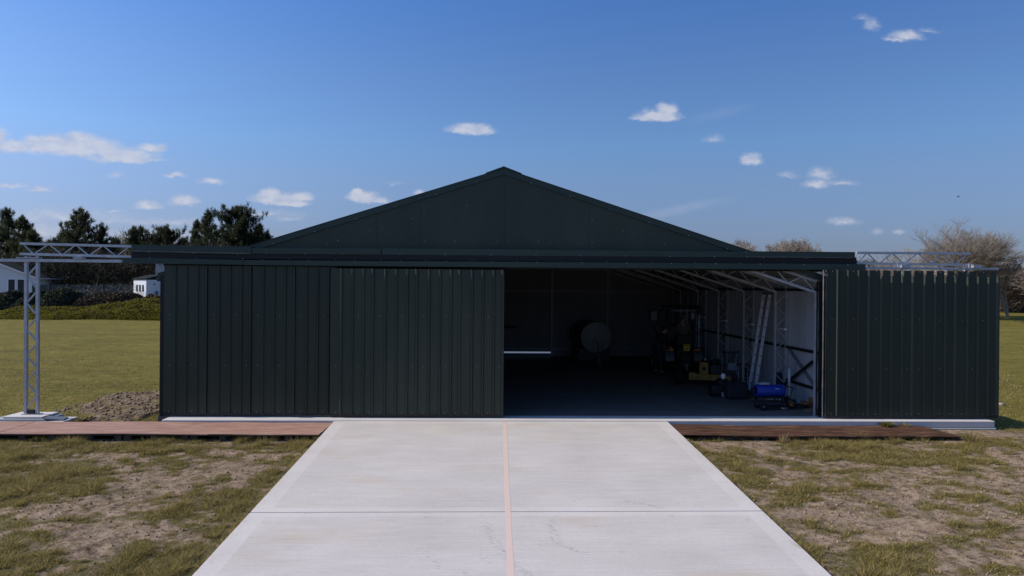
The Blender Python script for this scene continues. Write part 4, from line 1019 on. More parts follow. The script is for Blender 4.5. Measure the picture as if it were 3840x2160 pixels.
rk=thing('metal_rack','narrow metal rack left of the carton stack','rack',(cx_-.38,cy_,0))
for a in (-.07,.09):
    mb=MB(); mb.bar((a,0,0),(a,0,zs+.08),.02,.02); mb.bar((a,.35,0),(a,.35,zs+.08),.02,.02); mb.build('upright',M['alu'],rk)
mb=MB()
for z in (.12,.25,.38,.5): mb.bbox(-.08,.1,0,.36,z,z+.012,.002)
mb.build('shelf',M['galvdull'],rk)
# small things along the wall
q=FL(2775,1420); mb=MB(); mb.lathe([(0,0),(.12,0),(.16,.07),(.17,.075),(.12,.02),(0,.015)],(q[0]+.15,q[1],.0),'Z',16); o=mb.build('tray',M['timber']);tag(o,'shallow round tray on the floor left of the cartons','tray')
q=FL(2800,1425)
for k in range(5):
    mb=MB(); r_=.035+.01*(k%2); mb.lathe([(0,0),(r_,0),(r_,.12),(r_*.4,.15),(r_*.4,.18),(0,.18)],(q[0]-.1+k*.1,q[1]+.35-k*.22,0),'Z',10); o=mb.build('bottle',[M['palewhite'],M['steelgrey']][k%2]);tag(o,'small bottle in the row on the floor by the right wall','bottle','bottles along the wall')
# extension ladder
ly=20.0
l0=onY(2812,1402,ly);l1=onY(2875,1102,ly)
xw=CX+HW-.12
lad=thing('ladder','tall aluminium extension ladder leaning against the right wall','ladder')
def lad_rail(dx,dy,z0,z1,x0,x1):
    pass
lb=Vector((6.95,19.3,0.02)); lt=Vector((xw-.02,19.9,zY(2868,1102,19.7)))
P0=Vector(onY(2798,1455,18.9)); 
B=Vector(onY(2812,1440,19.2)); B.z=.02; T_=Vector(onY(2870,1104,19.2))
dv=(T_-B).normalized()
for k,(dy,nm) in enumerate(((0,'near_rail'),(.42,'far_rail'))):
    bb=B+Vector((.13,dy,0)); tt=T_+Vector((.13,dy,0)); mb=MB(); mb.bar(bb,tt,.028,.085,0,up=(1,0,0))
    for i in range(1,11):
        p=bb+(tt-bb)*(i/10.5)
        if k==0: mb.tube(p+Vector((0,-.0145,0)),p+Vector((0,-.02,0)),.02,8,1)
    mb.bbox(tt.x-.05,tt.x+.05,tt.y-.03,tt.y+.03,tt.z,tt.z+.05,.008,1)
    mb.build(nm,[M['alu'],M['black']],lad)
for i in range(1,11):
    p=B+Vector((.13,0,0))+(T_-B)*(i/10.5); mb=MB(); mb.tube(p+Vector((0,.016,0)),p+Vector((0,.405,0)),.016,8); mb.build('rung',M['galvdull'],lad)
# timber post leaning by the second column
a=Vector(onY(2953,1452,18.35)); b=Vector(onY(2958,1226,18.35)); a.z=max(a.z,.02)
mb=MB(); mb.bar(a,b,.10,.10,up=(0,1,0)); o=mb.build('timber_post',M['timber']);tag(o,'brown timber post standing against the second lattice column','timber post')
mb=MB(); q=onY(2935,1400,18.6); mb.lathe([(.0,0),(.12,0),(.16,.3),(.13,.62),(.1,.68),(0,.7)],(q[0],18.75,.0),'Z',14); o=mb.build('sack',M['darkcloth']);tag(o,'dark rolled sack behind the timber post','sack')
# workshop heater
q=FL(2890,1541); hx_,hy_=q[0]+.07,q[1]+.25
he=thing('space_heater','blue cylindrical workshop space heater on black wheeled tank frame','heater',(hx_,hy_,0));he.scale=(.88,.9,.9)
mb=MB(); mb.lathe([(.12,-.40),(.165,-.40),(.17,-.38),(.17,.38),(.165,.40),(.12,.40),(.11,.36)],(0,0,.52),'X',28); mb.lathe([(0,-.34),(.12,-.35)],(0,0,.52),'X',28,1)
mb.build('drum',[M['blue'],M['black']],he)
mb=MB(); mb.bbox(-.38,.38,-.14,.14,.24,.36,.02); mb.build('control_housing',M['black'],he)
mb=MB()
for (a,b,c,d) in ((-.12,-.06,.29,.30),(-.03,.03,.29,.305),(.25,.26,.25,.26)): mb.box(a,b,-.147,-.1415,c,d)
mb.lathe([(0,0),(.02,0),(.02,.006),(0,.006)],(.24,-.148,.295),'Y',12)
mb.add([(.12,-.145,.29),(.16,-.145,.29),(.14,-.145,.32)],[(0,1,2)]); mb.build('control_label',M['palewhite'],he)
mb=MB(); mb.box(.1,.22,-.162,-.156,.575,.60); mb.build('drum_label',M['palewhite'],he)
mb=MB(); mb.bbox(-.42,.36,-.17,.17,.10,.23,.045); mb.build('fuel_tank',M['darkcloth'],he)
mb=MB(); mb.path([(-.42,-.2,.2),(-.3,-.2,.07),(.38,-.2,.10),(.52,-.2,.42),(.58,-.2,.62)],.014,6); mb.path([(-.42,.2,.2),(-.3,.2,.07),(.38,.2,.10),(.52,.2,.42),(.58,.2,.62)],.014,6); mb.tube((.58,-.2,.62),(.58,.2,.62),.014,6); mb.path([(.38,-.2,.1),(.42,-.2,.0)],.012,6); mb.path([(.38,.2,.1),(.42,.2,.0)],.012,6); mb.build('frame',M['black'],he)
for s in (-1,1): wheel(he,-.26,s*.23,.105,.05,'Y',rim=False)
mb=MB(); mb.tube((-.26,-.2,.105),(-.26,.2,.105),.01,6); mb.lathe([(0,0),(.015,0),(.015,.01),(0,.01)],(-.26,-.262,.105),'Y',8,1); mb.build('axle',[M['black'],M['palewhite']],he)
mb=MB(); mb.bbox(hx_-.30,hx_-.02,hy_-.1,hy_+.12,.625,.66,.012); mb.bbox(hx_-.2,hx_-.03,hy_-.05,hy_+.08,.661,.675,.006); o=mb.build('cloth',M['palewhite']);tag(o,'crumpled pale cloth on top of the blue heater','cloth')
# sack truck
q=FL(2988,1516)
sk=thing('sack_truck','grey tubular sack truck standing in front of the right wall','sack truck',(q[0],q[1]+.1,0),R(4))
for s in (-1,1):
    mb=MB(); mb.path([(s*.14,0,.05),(s*.15,.03,.95)],.022,8); mb.path([(s*.15,.03,.42),(s*.15,.03,.9)],.036,8); mb.build('side_tube',M['alu'],sk)
mb=MB(); mb.path([(-.15,.03,.95),(-.15,.01,1.06),(-.08,-.03,1.12),(.08,-.03,1.12),(.15,.01,1.06),(.15,.03,.95)],.016,8); mb.build('handle',M['galv'],sk)
mb=MB(); 
for z in (.15,.4): mb.tube((-.14,.02,z),(.14,.02,z),.012,6)
mb.bbox(-.18,.18,-.22,.0,.02,.03,.003); mb.build('toe_plate',M['galvdull'],sk)
for s in (-1,1): wheel(sk,s*.2,.06,.10,.05,rim=False)
# pale tub
q=FL(2965,1490); mb=MB(); mb.lathe([(0,0),(.15,0),(.18,.4),(.1,.46),(.06,.5),(0,.5)],(q[0],q[1]+.35,.0),'Z',18); o=mb.build('drum_tub',M['palewhite']);tag(o,'translucent pale tub between the heater and the sack truck','tub')
# coils of cable in the corner
q=FL(3030,1540); cxx,cyy=q[0],q[1]+.15
def coil(cx,cy,cz,R0,r,turns,m,label,tilt=(0,0),name='cable_coil'):
    mb=MB();n=16*turns;pts=[]
    for i in range(n+1):
        a=2*math.pi*i/16;t=i/n;rr_=R0*(1+.08*math.sin(i*1.7)); v=Vector((math.cos(a)*rr_,math.sin(a)*rr_*.8,(t-.5)*r*2*turns*.6+.012*math.sin(i*2.3)))
        v.rotate(Euler((tilt[0],tilt[1],0)));pts.append(v+Vector((cx,cy,cz)))
    mb.path(pts,r,5);o=mb.build(name,m);return tag(o,label,'cable coil')
coil(cxx-.05,cyy+.05,.09,.14,.011,5,M['black'],'black cable coil lying in the corner by the right jamb')
coil(cxx+.0,cyy-.05,.17,.13,.009,3,M['redbrown'],'thin rusty orange cable coil on top of the black coil',(.2,.1))
coil(cxx-.33,cyy+.05,.14,.12,.014,3,M['rubber'],'black hose coil standing on edge beside the sack truck foot',(1.4,.2),'hose_coil')
mb=MB(); mb.lathe([(0,0),(.05,0),(.05,.06),(.09,.06),(.09,.075),(0,.075)],(cxx-.32,cyy+.02,.10),'Y',16); o=mb.build('cable_reel',M['redbrown']);tag(o,'small orange cable reel inside the hose coil','cable reel')
mb=MB(); mb.lathe([(0,0),(.17,0),(.18,.05),(.17,.05),(.16,.01),(0,.01)],(cxx+.0,cyy-.28,0),'Z',20); o=mb.build('tray',M['timber']);tag(o,'shallow oval tray on the floor in front of the cable coils','tray')
mb=MB(); mb.bbox(cxx+.13,cxx+.24,cyy-.02,cyy+.12,.18,.30,.02); mb.bbox(cxx+.12,cxx+.25,cyy-.05,cyy+.15,.0,.175,.015,1); o=mb.build('tool_case',[M['redbrown'],M['cardboard']]);tag(o,'small orange topped case in the corner by the jamb','case')
q=FL(2938,1537); mb=MB(); mb.bbox(-.07,.07,-.05,.05,0,.05,.01,M=Matrix.Translation((q[0],q[1],.01))@RZ(.6)@Matrix.Rotation(.4,4,'Y')); mb.tube((q[0]+.02,q[1],.05),(q[0]+.09,q[1]-.04,.03),.015,8); o=mb.build('hand_tool',M['palewhite']);tag(o,'small pale hand tool on the floor under the heater frame','tool')

# ------------------------------------------------------------------ vegetation
def expand(P0,P1,w):   # triangles from base point to tip with base width
    n=len(P0);d=P1-P0;b=rng.normal(size=(n,3));b-=d*((b*d).sum(1)/np.maximum((d*d).sum(1),1e-9))[:,None];b/=np.linalg.norm(b,axis=1)[:,None]+1e-9
    b*=np.asarray(w).reshape(-1,1) if np.ndim(w) else w
    P=np.empty((n,3,3));P[:,0]=P0-b;P[:,1]=P0+b;P[:,2]=P1;return P.reshape(-1,3),np.arange(3*n).reshape(-1,3)
def segmesh(segs):
    S=np.array(segs);p0,p1,r0,r1=S[:,0:3],S[:,3:6],S[:,6],S[:,7];d=p1-p0;d/=np.linalg.norm(d,axis=1)[:,None]+1e-9
    a=np.cross(d,np.array([.3,.2,.9]));a/=np.linalg.norm(a,axis=1)[:,None]+1e-9;b=np.cross(d,a);n=len(S);P=np.empty((n,6,3))
    for k in range(3):
        t=2*math.pi*k/3;v=a*math.cos(t)+b*math.sin(t);P[:,k]=p0+v*r0[:,None];P[:,3+k]=p1+v*r1[:,None]
    Fq=np.array([(0,1,4,3),(1,2,5,4),(2,0,3,5)]);T=(np.arange(n)[:,None,None]*6+Fq[None]).reshape(-1,4);return P.reshape(-1,3),T
def pine(name,label,x,y,z,H,W,seed,round_=0.,dens=1.,base=.12,mat_='needle',group='pines behind the hedges'):
    r=random.Random(seed);t=thing(name,label,'pine tree',(x,y,z),0,group)
    segs=[];tp=[];td=[]
    lean=r.uniform(-.03,.03);nb=int((100 if round_<.5 else 150)*dens)
    for i in range(8):
        segs.append((lean*H*i/8,0,H*i/8*.97,lean*H*(i+1)/8,0,H*(i+1)/8*.97,.02*H*(1-i/8.5),.02*H*(1-(i+1)/8.5)))
    for k in range(nb):
        t_=base+(1-base)*(k+r.random())/nb
        if round_>.5: prof=math.sqrt(max(.03,1-((t_-.45)/.56)**2))
        else: prof=(1-t_)**.7*1.1+.12
        L=W*prof*(r.uniform(.45,1.0) if r.random()<.8 else r.uniform(1.0,1.35));a=r.random()*6.283;z0=H*t_*.96;up=r.uniform(.15,.6)
        if round_>.5: up+=.25
        ca,sa=math.cos(a),math.sin(a)
        pos=lambda s:(lean*z0+ca*L*s,sa*L*s,z0+L*(.05*s+up*s*s)*.8)
        p=pos(0)
        for s in (.35,.7,1.0):
            q=pos(s);segs.append((*p,*q,.03*(1.3-s)+.008,.03*(1.2-s)+.006));p=q
        nt=max(4,int(L*5.2))
        for j in range(nt):
            s=.22+.82*(j+r.random())/nt;q=pos(s);e=.24
            tp.append((q[0]+r.uniform(-e,e)*(.4+s*.6),q[1]+r.uniform(-e,e),q[2]+r.uniform(-.1,.3)));td.append((ca*.45,sa*.45,.85))
    for j in range(10): tp.append((lean*H+r.uniform(-.12,.12),r.uniform(-.12,.12),H*(.93+.07*j/10)));td.append((0,0,1.2))
    tp=np.array(tp);td=np.array(td);m=24
    P0=np.repeat(tp,m,0);D=np.repeat(td,m,0)+rng.normal(size=(len(tp)*m,3))*.5;D/=np.linalg.norm(D,axis=1)[:,None];ln=(.24+.30*rng.random(len(P0)))
    P0=P0+rng.normal(size=P0.shape)*np.array([.07,.07,.13])
    V,T=expand(P0,P0+D*ln[:,None],.022+.016*rng.random(len(P0)));npmesh('crown',V,T,M[mat_],t)
    V,T=segmesh(segs);npmesh('trunk',V,T,M['bark'],t,nper=4)
    return t
def at(px,py,Yd): p=onY(px,py,Yd);return p
PN=[(30,776,100,3.6,0,'tall pine at the far left edge, top in a narrow spire'),(82,806,97,2.6,0,'pine shoulder to shoulder with the far left one, slightly lower'),
(128,858,94,2.2,0,'short pine left of the lattice gantry post'),(291,776,98,4.4,0,'tall ragged pine above the middle of the lattice girder'),(232,868,104,3.0,0,'low pine just left of the tall ragged one'),
(378,846,100,2.6,0,'low pine just right of the tall ragged one'),(498,846,96,2.2,0,'twin topped pine above the left end of the green header'),(530,846,99,2.6,0,'pine with upright tips directly left of the round one'),
(630,851,94,2.9,1,'low round pine above the green header'),(784,782,97,2.3,0,'slender pine touching the big round one on its left'),(876,768,94,3.6,1,'big dark round crowned pine left of the roof'),
(733,822,99,1.9,0,'thin pine at the left foot of the slender one'),(972,836,97,2.3,0,'pointed pine right of the big round one'),(1012,874,98,1.8,0,'small pine where the roof line starts'),
(690,888,103,2.6,0,'low pine in the dip between the round pines'),(565,884,105,2.4,0,'low pine behind the twin topped one'),(180,900,108,3.2,0,'low pine behind the girder, left of centre'),(440,890,106,3.0,0,'low pine behind the bare saplings'),(920,860,103,2.8,0,'pine filling behind the big round one on its right'),(60,900,106,4.0,0,'dark low pine filling behind the far left ones'),(330,900,106,3.4,0,'low dark pine right behind the tall ragged one')]
for i,(px,ty_,Yd,W,rd,lb) in enumerate(PN):
    b=float(gz(0,Yd)); top=at(px,ty_,Yd); H=top[2]-b-.3
    pine('pine_tree',lb,top[0],Yd,b,H,W,100+i,rd,1.3 if rd==0 else 1.25,mat_='needle2' if rd else 'needle')
# bare trees
def bare(name,label,x,y,z,H,seed,stems=1,spread=.75,levels=5,cat='bare tree',group=None,rad=.018,kids=(3,4),twig='twig',up=.25,first=.3,mr=.012,hw=None):
    r=random.Random(seed);segs=[];t=thing(name,label,cat,(x,y,z),0,group);small=[]
    def grow(p,d,L,rd,lv):
        n=2 if lv<levels else 1
        q=p
        for i in range(n+1):
            d=(d+Vector((r.gauss(0,.13),r.gauss(0,.13),r.gauss(0,.08)+up*.12))).normalized()
            q2=q+d*(L/(n+1)); r0=max(mr,rd*(1-.35*i/(n+1)));r1=max(mr*.8,rd*(1-.35*(i+1)/(n+1)))
            (segs if lv<=1 else small).append((*q,*q2,r0,r1));
            if lv<levels and i>0:
                for _ in range(r.choice(kids)-1 if i<n else r.choice(kids)):
                    ax=Vector((r.gauss(0,1),r.gauss(0,1),r.gauss(0,.7))).normalized()
                    nd=(d+ax*spread*r.uniform(.6,1.2)).normalized()
                    if nd.z<-.1: nd.z*=.2
                    grow(q2,nd,L*r.uniform(.55,.80),rd*.52,lv+1)
            q=q2
    for s in range(stems):
        a=r.random()*6.28;d=Vector((math.cos(a)*.35*(stems>1),math.sin(a)*.35*(stems>1),1)).normalized()
        grow(Vector((0,0,0)),d,H*first,H*rad,0)
    S=np.array(small);zmax=max(S[:,5].max(),.1);k=H/zmax
    if hw: xs_=S[:,3];c_=(np.percentile(xs_,99)+np.percentile(xs_,1))/2;f_=hw/((np.percentile(xs_,99)-np.percentile(xs_,1))/2)
    k=np.array((k if not hw else f_,k if not hw else f_,k))
    if hw: t.location.x-=c_*f_
    V,T=segmesh(segs);npmesh('trunk',V*k,T,M['bark'] if twig!='twig' else M['twig'],t,nper=4)
    V,T=segmesh(small);npmesh('branches',V*k,T,M[twig],t,nper=4);return t
g='bare trees right of the roof'
for i,(px,ty_,Yd,lb) in enumerate(((2762,905,118,'bare tree nearest the right roof slope'),(2815,890,122,'second bare tree from the roof slope'),(2872,893,116,'third bare tree from the roof slope'),(2950,888,120,'fourth bare tree from the roof slope, wide crown'),(3005,884,116,'fifth bare tree from the roof slope, tallest of its row'),(3050,905,121,'last bare tree of the row above the right end of the header'))):
    b=1.0;top=at(px,ty_,Yd);bare('bare_tree',lb,top[0],Yd,b,top[2]-b,300+i,3,.6,5,group=g,up=.5,rad=.014,kids=(2,3),mr=.022)
top=at(3622,808,66);bare('bare_tree','large spreading bare tree above the right door',top[0]+.1,66,.4,top[2]-.4,411,5,.72,6,rad=.024,kids=(2,3),up=.12,first=.25,mr=.0035,hw=4.4)
top=at(3735,905,66.5);bare('bare_tree','bare tree merging with the right side of the large one',top[0]+.2,66.6,.4,top[2]-.4,423,3,.75,5,rad=.020,kids=(2,3),up=.12,first=.28,mr=.004,hw=2.2)
top=at(3395,928,88);bare('bare_tree','pale bare tree behind the right lattice girder',top[0],88,1.0,top[2]-1.0,431,2,.8,4,rad=.014,kids=(3,3),up=.3)
top=at(3345,955,92);bare('bare_tree','smallest bare tree behind the right girder',top[0],92,1.0,top[2]-1.0,437,2,.9,4,rad=.014,kids=(2,3),up=.3)
for i,(px,ty_,lb) in enumerate(((3770,985,'scrubby bare tree right of the large one'),(3825,990,'scrubby bare tree cut by the right frame edge'))):
    top=at(px,ty_,74);bare('bare_tree',lb,top[0],74,.7,top[2]-.7,450+i,3,.9,4,rad=.013,kids=(3,3),up=.15)
for i,(px,ty_,Yd,lb) in enumerate(((165,880,112,'bare sapling behind the left end of the girder'),(195,890,112,'thin bare tree right of the first sapling'),(425,862,112,'bare tree between the tall pine and the twin topped one'),(455,856,112,'tallest bare tree between the pines'))):
    top=at(px,ty_,Yd);bare('bare_tree',lb,top[0],Yd,1.0,top[2]-1,470+i,2,.5,4,rad=.012,kids=(2,3),up=.6,mr=.02)
top=at(3225,984,170);pine('pine_tree','tiny distant evergreen seen under the right girder',top[0],170,1,top[2]-1.2,4.2,901,1,.6,group=None)
top=at(3255,990,172);pine('pine_tree','second tiny distant evergreen beside the first',top[0],172,1,top[2]-1.2,4.0,902,1,.6,group=None)
def leafmass(name,label,cat,n,fx,size,mats,kind=None,group=None,mi=None,asp=1.0):
    P=fx(n);n=len(P);a=rng.normal(size=(n,3));a/=np.linalg.norm(a,axis=1)[:,None];b=np.cross(a,rng.normal(size=(n,3)));b/=np.linalg.norm(b,axis=1)[:,None]
    s=size*(.5+rng.random(n))[:,None];V=np.empty((n,3,3));V[:,0]=P-a*s*.5;V[:,1]=P+a*s*.5;V[:,2]=P+b*s*asp
    o=npmesh(name,V.reshape(-1,3),np.arange(3*n).reshape(-1,3),mats,mi=mi(n) if mi else None);tag(o,label,cat,group,kind);return o
def mound(x0,x1,y0,y1,top,lump=.35,fl=.6,low=0.0):
    def f(n):
        x=rng.uniform(x0,x1,n);y=rng.uniform(y0,y1,n);v=(y-y0)/(y1-y0)
        u=(x-x0)/(x1-x0);edge=np.clip(np.minimum(u,1-u)*(x1-x0)/1.2,0,1)**.5
        h=(top(x) if callable(top) else top)*np.sin(np.clip(v*1.9,0,1)*math.pi/2)**.7*edge*(1-lump+2*lump*fbm(x*fl+3,y*fl,3))
        z=gz(x,y)+low+h*(1-.55*rng.random(n)**2.5)
        return np.stack([x,y,z],1)
    return f
XL=lambda px,Yd: xY(px,Yd,1100)
o=leafmass('bramble_bank','low yellow green bramble bank at the far side of the left lawn','hedge',130000,mound(XL(-60,62),XL(700,62),59.5,66,lambda x: np.interp(x,[XL(0,62),XL(200,62),XL(330,62),XL(500,62),XL(640,62)],[.55,.62,.95,1.2,1.15]),.5,.55),.09,[M['bramble'],M['bracken'],M['shrub']],mi=lambda n: rng.choice(3,n,p=[.72,.14,.14]))
for i,(a,b,h,lb) in enumerate(((-40,95,1.75,'dark glossy shrub at the left edge below the white house'),(85,185,1.95,'dark shrub around the lattice pillar'),(170,300,2.1,'tallest dark shrub right of the lattice pillar'))):
    leafmass('shrub',lb,'shrub',17000,mound(XL(a,69),XL(b,69),66.5,71,h*.82,.4,.55),.19,[M['shrub'],M['needle']],mi=lambda n: rng.choice(2,n,p=[.6,.4]),group='dark shrubs before the fence')
leafmass('bracken_thicket','brown bracken thicket between the dark shrubs and the white hut','thicket',15000,mound(XL(285,69),XL(520,69),66.5,71,1.45,.45,.6),.14,[M['bracken'],M['shrub'],M['twigdark']],mi=lambda n: rng.choice(3,n,p=[.45,.25,.3]))
leafmass('bracken_thicket','brown leafy thicket below the white hut and green shed','thicket',9000,mound(XL(500,69),XL(700,69),66.5,70,1.2,.45,.6),.14,[M['bracken'],M['bramble'],M['twigdark']],mi=lambda n: rng.choice(3,n,p=[.5,.2,.3]))
# dark undergrowth of twigs behind the fence
def twigs(name,label,n,x0,x1,y0,y1,zt,ln,w,mats,cat='thicket',kind=None,low=0):
    x=rng.uniform(x0,x1,n);y=rng.uniform(y0,y1,n);z=gz(x,y)+low+rng.random(n)*zt*(.6+.6*fbm(x*.25,y*.1,3))
    P0=np.stack([x,y,z],1);D=rng.normal(size=(n,3))*np.array([.8,.8,.4])+np.array([0,0,.6]);D/=np.linalg.norm(D,axis=1)[:,None]
    V,T=expand(P0,P0+D*(ln*(.4+rng.random(n)))[:,None],w)
    o=npmesh(name,V,T,mats,mi=rng.integers(0,len(mats),n));tag(o,label,cat,None,kind);return o
twigs('undergrowth',None,42000,XL(-80,86),XL(1050,104),86,102,6.2,1.5,.045,[M['twigdark'],M['bark'],M['twigdark'],M['needle2']],kind='stuff',cat=None)
twigs('thicket','tangle of brown twigs and dead leaves right of the end door, behind the lawn',30000,XL(3690,75),XL(3960,75),73,79,4.0,1.0,.022,[M['twig'],M['twigdark'],M['bracken']])
leafmass('ivy_bush','tan and brown dead creeper heaped on top of the right thicket','bush',12000,mound(XL(3700,76),XL(3960,76),75.5,80,4.6,.35,.4),.15,[M['bracken'],M['twig']],mi=lambda n: rng.choice(2,n))
twigs('sapling_scrub','grey leafless scrub standing before the mesh fence',700,XL(300,74),XL(520,74),73,75,2.4,.8,.018,[M['twig'],M['twigdark']],cat='scrub')
twigs('hedgerow','long bare brown hedgerow seen through the rib notches above the right door',34000,XL(3120,110),XL(3960,110),108,112,5.2,1.3,.03,[M['twig'],M['twigdark'],M['bracken']],cat='hedgerow')
# far belt of scrub on the horizon
twigs('far_hedgerow',None,26000,-300,320,225,240,4.5,3.0,.16,[M['twigdark'],M['twig']],kind='stuff',cat=None)
# mesh fence
fe=thing('mesh_fence','dark green mesh fence with grey posts beyond the brambles','fence')
fy=78.0;x0=XL(120,fy);x1=XL(560,fy);zt_=zY(300,1068,fy);zb_=float(gz(0,fy))
mb=MB();mb.box(x0,x1,fy,fy+.02,zb_,zt_);mb.build('mesh_panel',M['net'],fe)
for px in (183,252,318,384,447,513): 
    x=XL(px,fy);mb=MB();mb.box(x-.06,x+.06,fy-.1,fy-.01,zb_,zt_+.12);mb.build('post',M['post'],fe)
# white bungalow at left
hs=thing('bungalow','white rendered bungalow with dark shallow roof and two wide windows at the left edge','house')
hy_=84.0;b=1.0
xe=xY(150,hy_,1045);ze=zY(150,1043,hy_);ax_=xY(-40,hy_,985);azt=ze+(xe-ax_)*.385
mb=MB();xw_=xY(132,hy_,1045);mb.prism([(2*ax_-xw_,b-.5),(xw_,b-.5),(xw_,azt-(xw_-ax_)*.385-.12),(ax_,azt-.12),(2*ax_-xw_,azt-(xw_-ax_)*.385-.12)],hy_,hy_+10);mb.build('wall',M['housewall'],hs)
mb=MB()
for s in (-1,1):
    e=ax_+s*(xe-ax_);mb.prism([(ax_,azt+.06),(e,ze+.06),(e,ze-.08),(ax_,azt-.10)],hy_-.35,hy_+10.3)
mb.build('roof',M['rooftile'],hs)
for s in (-1,1):
    mb=MB();e=ax_+s*(xe-ax_);mb.prism([(ax_,azt+.0),(e,ze+.0),(e,ze-.16),(ax_,azt-.16)],hy_-.385,hy_-.355);mb.build('bargeboard',M['white'],hs)
mb=MB();mb.box(xe-.1,xe+.12,hy_-.4,hy_+10,ze-.12,ze+.0);mb.build('gutter',M['white'],hs)
for (a,b_) in ((29,60),(64,95)):
    xa_,xb_=xY(a,hy_,1070),xY(b_,hy_,1070);z1,z0=zY(60,1045,hy_),zY(60,1100,hy_)
    mb=MB();mb.box(xa_,xb_,hy_-.06,hy_-.005,z0,z0+.1);mb.box(xa_,xb_,hy_-.06,hy_-.005,z1-.1,z1);mb.box(xa_,xa_+.1,hy_-.06,hy_-.005,z0+.1,z1-.1);mb.box(xb_-.1,xb_,hy_-.06,hy_-.005,z0+.1,z1-.1);w=mb.build('window',M['white'],hs)
    mb=MB();mb.box(xa_+.1,xb_-.1,hy_-.03,hy_-.01,z0+.1,z1-.1);mb.build('pane',M['glass'],w)
# white hut beside the door
ht=thing('garden_hut','small white hut with slit windows and dark mono pitch roof, left of the doors','hut')
hy2=74.0
cxp=xY(548,hy2,1080);zt2=zY(548,1049,hy2);zb2=zY(548,1116,hy2)-.6
A=Vector((cxp-1.95,hy2+1.25,0));Bc=Vector((cxp,hy2,0));Cc=Vector((cxp+.95,hy2+1.45,0))
mb=MB();pts=[(A.x,A.y),(Bc.x,Bc.y),(Cc.x,Cc.y),(A.x+Cc.x-Bc.x,A.y+Cc.y-Bc.y)]
mb.prism(pts,zb2,zt2,'Z');mb.build('wall',M['white'],ht)
mb=MB();c=Vector((sum(p[0] for p in pts)/4,sum(p[1] for p in pts)/4,0));
q=[((Vector((p[0],p[1],0))-c)*1.12+c) for p in pts];mb.add([(v.x,v.y,zt2+.02+(.45 if i in (2,3) else 0)) for i,v in enumerate(q)]+[(v.x,v.y,zt2+.14+(.45 if i in (2,3) else 0)) for i,v in enumerate(q)],[(3,2,1,0),(4,5,6,7),(0,1,5,4),(1,2,6,5),(2,3,7,6),(3,0,4,7)]);mb.build('roof',M['rooftile'],ht)
d=(Bc-A).normalized();nrm=Vector((-abs(d.y),-abs(d.x),0)).normalized()
nrm=Vector((d.y,-d.x,0)).normalized()
if nrm.dot(Vector((0,-1,0)))<0:nrm=-nrm
for k in (.28,.52,.76):
    p=A+(Bc-A)*k;e=d*.10;q0=p-e+nrm*.01;q1=p+e+nrm*.01;q2=p+e+nrm*.05;q3=p-e+nrm*.05
    mb=MB();mb.prism([(q0.x,q0.y),(q1.x,q1.y),(q2.x,q2.y),(q3.x,q3.y)],zb2+1.25,zt2-.55,'Z');mb.build('slit_window',M['glass'],ht)
d2=(Cc-Bc).normalized();n2=Vector((d2.y,-d2.x,0))
mb=MB();p=Bc+(Cc-Bc)*.5+n2*.02;mb.box(p.x-.08,p.x+.08,p.y-.02,p.y+.02,zt2-.55,zt2-.4);mb.build('vent',M['black'],ht)
mb=MB();p=Bc+(Cc-Bc)*.62+n2*.2;mb.bbox(p.x-.12,p.x+.1,p.y-.1,p.y+.1,zb2+.4,zb2+1.3,.02);mb.build('meter_box',M['steelgrey'],ht)
# building behind the hut: pale wall, dark eaves
bl=thing('cottage','pale walled cottage with dark eaves, mostly hidden behind the left doors','house')
yb=86.0;x0=xY(583,yb,1000);mb=MB();mb.box(x0,x0+7,yb,yb+7,0,zY(600,985,yb));mb.build('wall',M['brick'],bl)
mb=MB();xq=xY(572,yb-2,1030);zq=zY(572,1043,yb-2);mb.prism([(xq,zq-.25),(xq,zq+.1),(xq+3.4,zq+1.25),(xq+3.4,zq+.75)],yb-2.4,yb-.05);mb.build('eaves',M['rooftile'],bl)
mb=MB();mb.prism([(x0-.3,zY(600,985,yb)),(x0+7.3,zY(600,985,yb)),(x0+7.3,zY(600,985,yb)+.2),(x0+3.5,zY(600,985,yb)+1.0),(x0-.3,zY(600,985,yb)+.2)],yb-.3,yb+7.3);mb.build('roof',M['rooftile'],bl)
sh=thing('shed','dark green shed between the white hut and the left doors','shed')
ys=75.5;x0=xY(596,ys,1080);z1=zY(600,1042,ys);mb=MB();mb.box(x0,x0+3,ys,ys+3,.3,z1);mb.build('wall',M['net'],sh)
mb=MB();mb.prism([(x0-.1,z1),(x0+3.1,z1),(x0+3.1,z1+.12),(x0-.1,z1+.12)],ys-.15,ys+3.15);mb.build('roof',M['rooftile'],sh)
# bird
bp_=onY(3593,738,110);mb=MB();mb.lathe([(0,-.2),(.05,-.14),(.07,0),(.05,.12),(.02,.22),(0,.24)],bp_,'X',8);mb.add([(bp_[0]-.08,bp_[1],bp_[2]),(bp_[0]+.1,bp_[1],bp_[2]),(bp_[0]+.02,bp_[1]-.4,bp_[2]+.14),(bp_[0]-.06,bp_[1]-.4,bp_[2]+.14)],[(0,1,2,3)]);mb.add([(bp_[0]-.08,bp_[1],bp_[2]),(bp_[0]+.1,bp_[1],bp_[2]),(bp_[0]+.02,bp_[1]+.4,bp_[2]+.14),(bp_[0]-.06,bp_[1]+.4,bp_[2]+.14)],[(3,2,1,0)]);o=mb.build('bird',M['black']);tag(o,'tiny dark bird flying in the right part of the sky','bird')

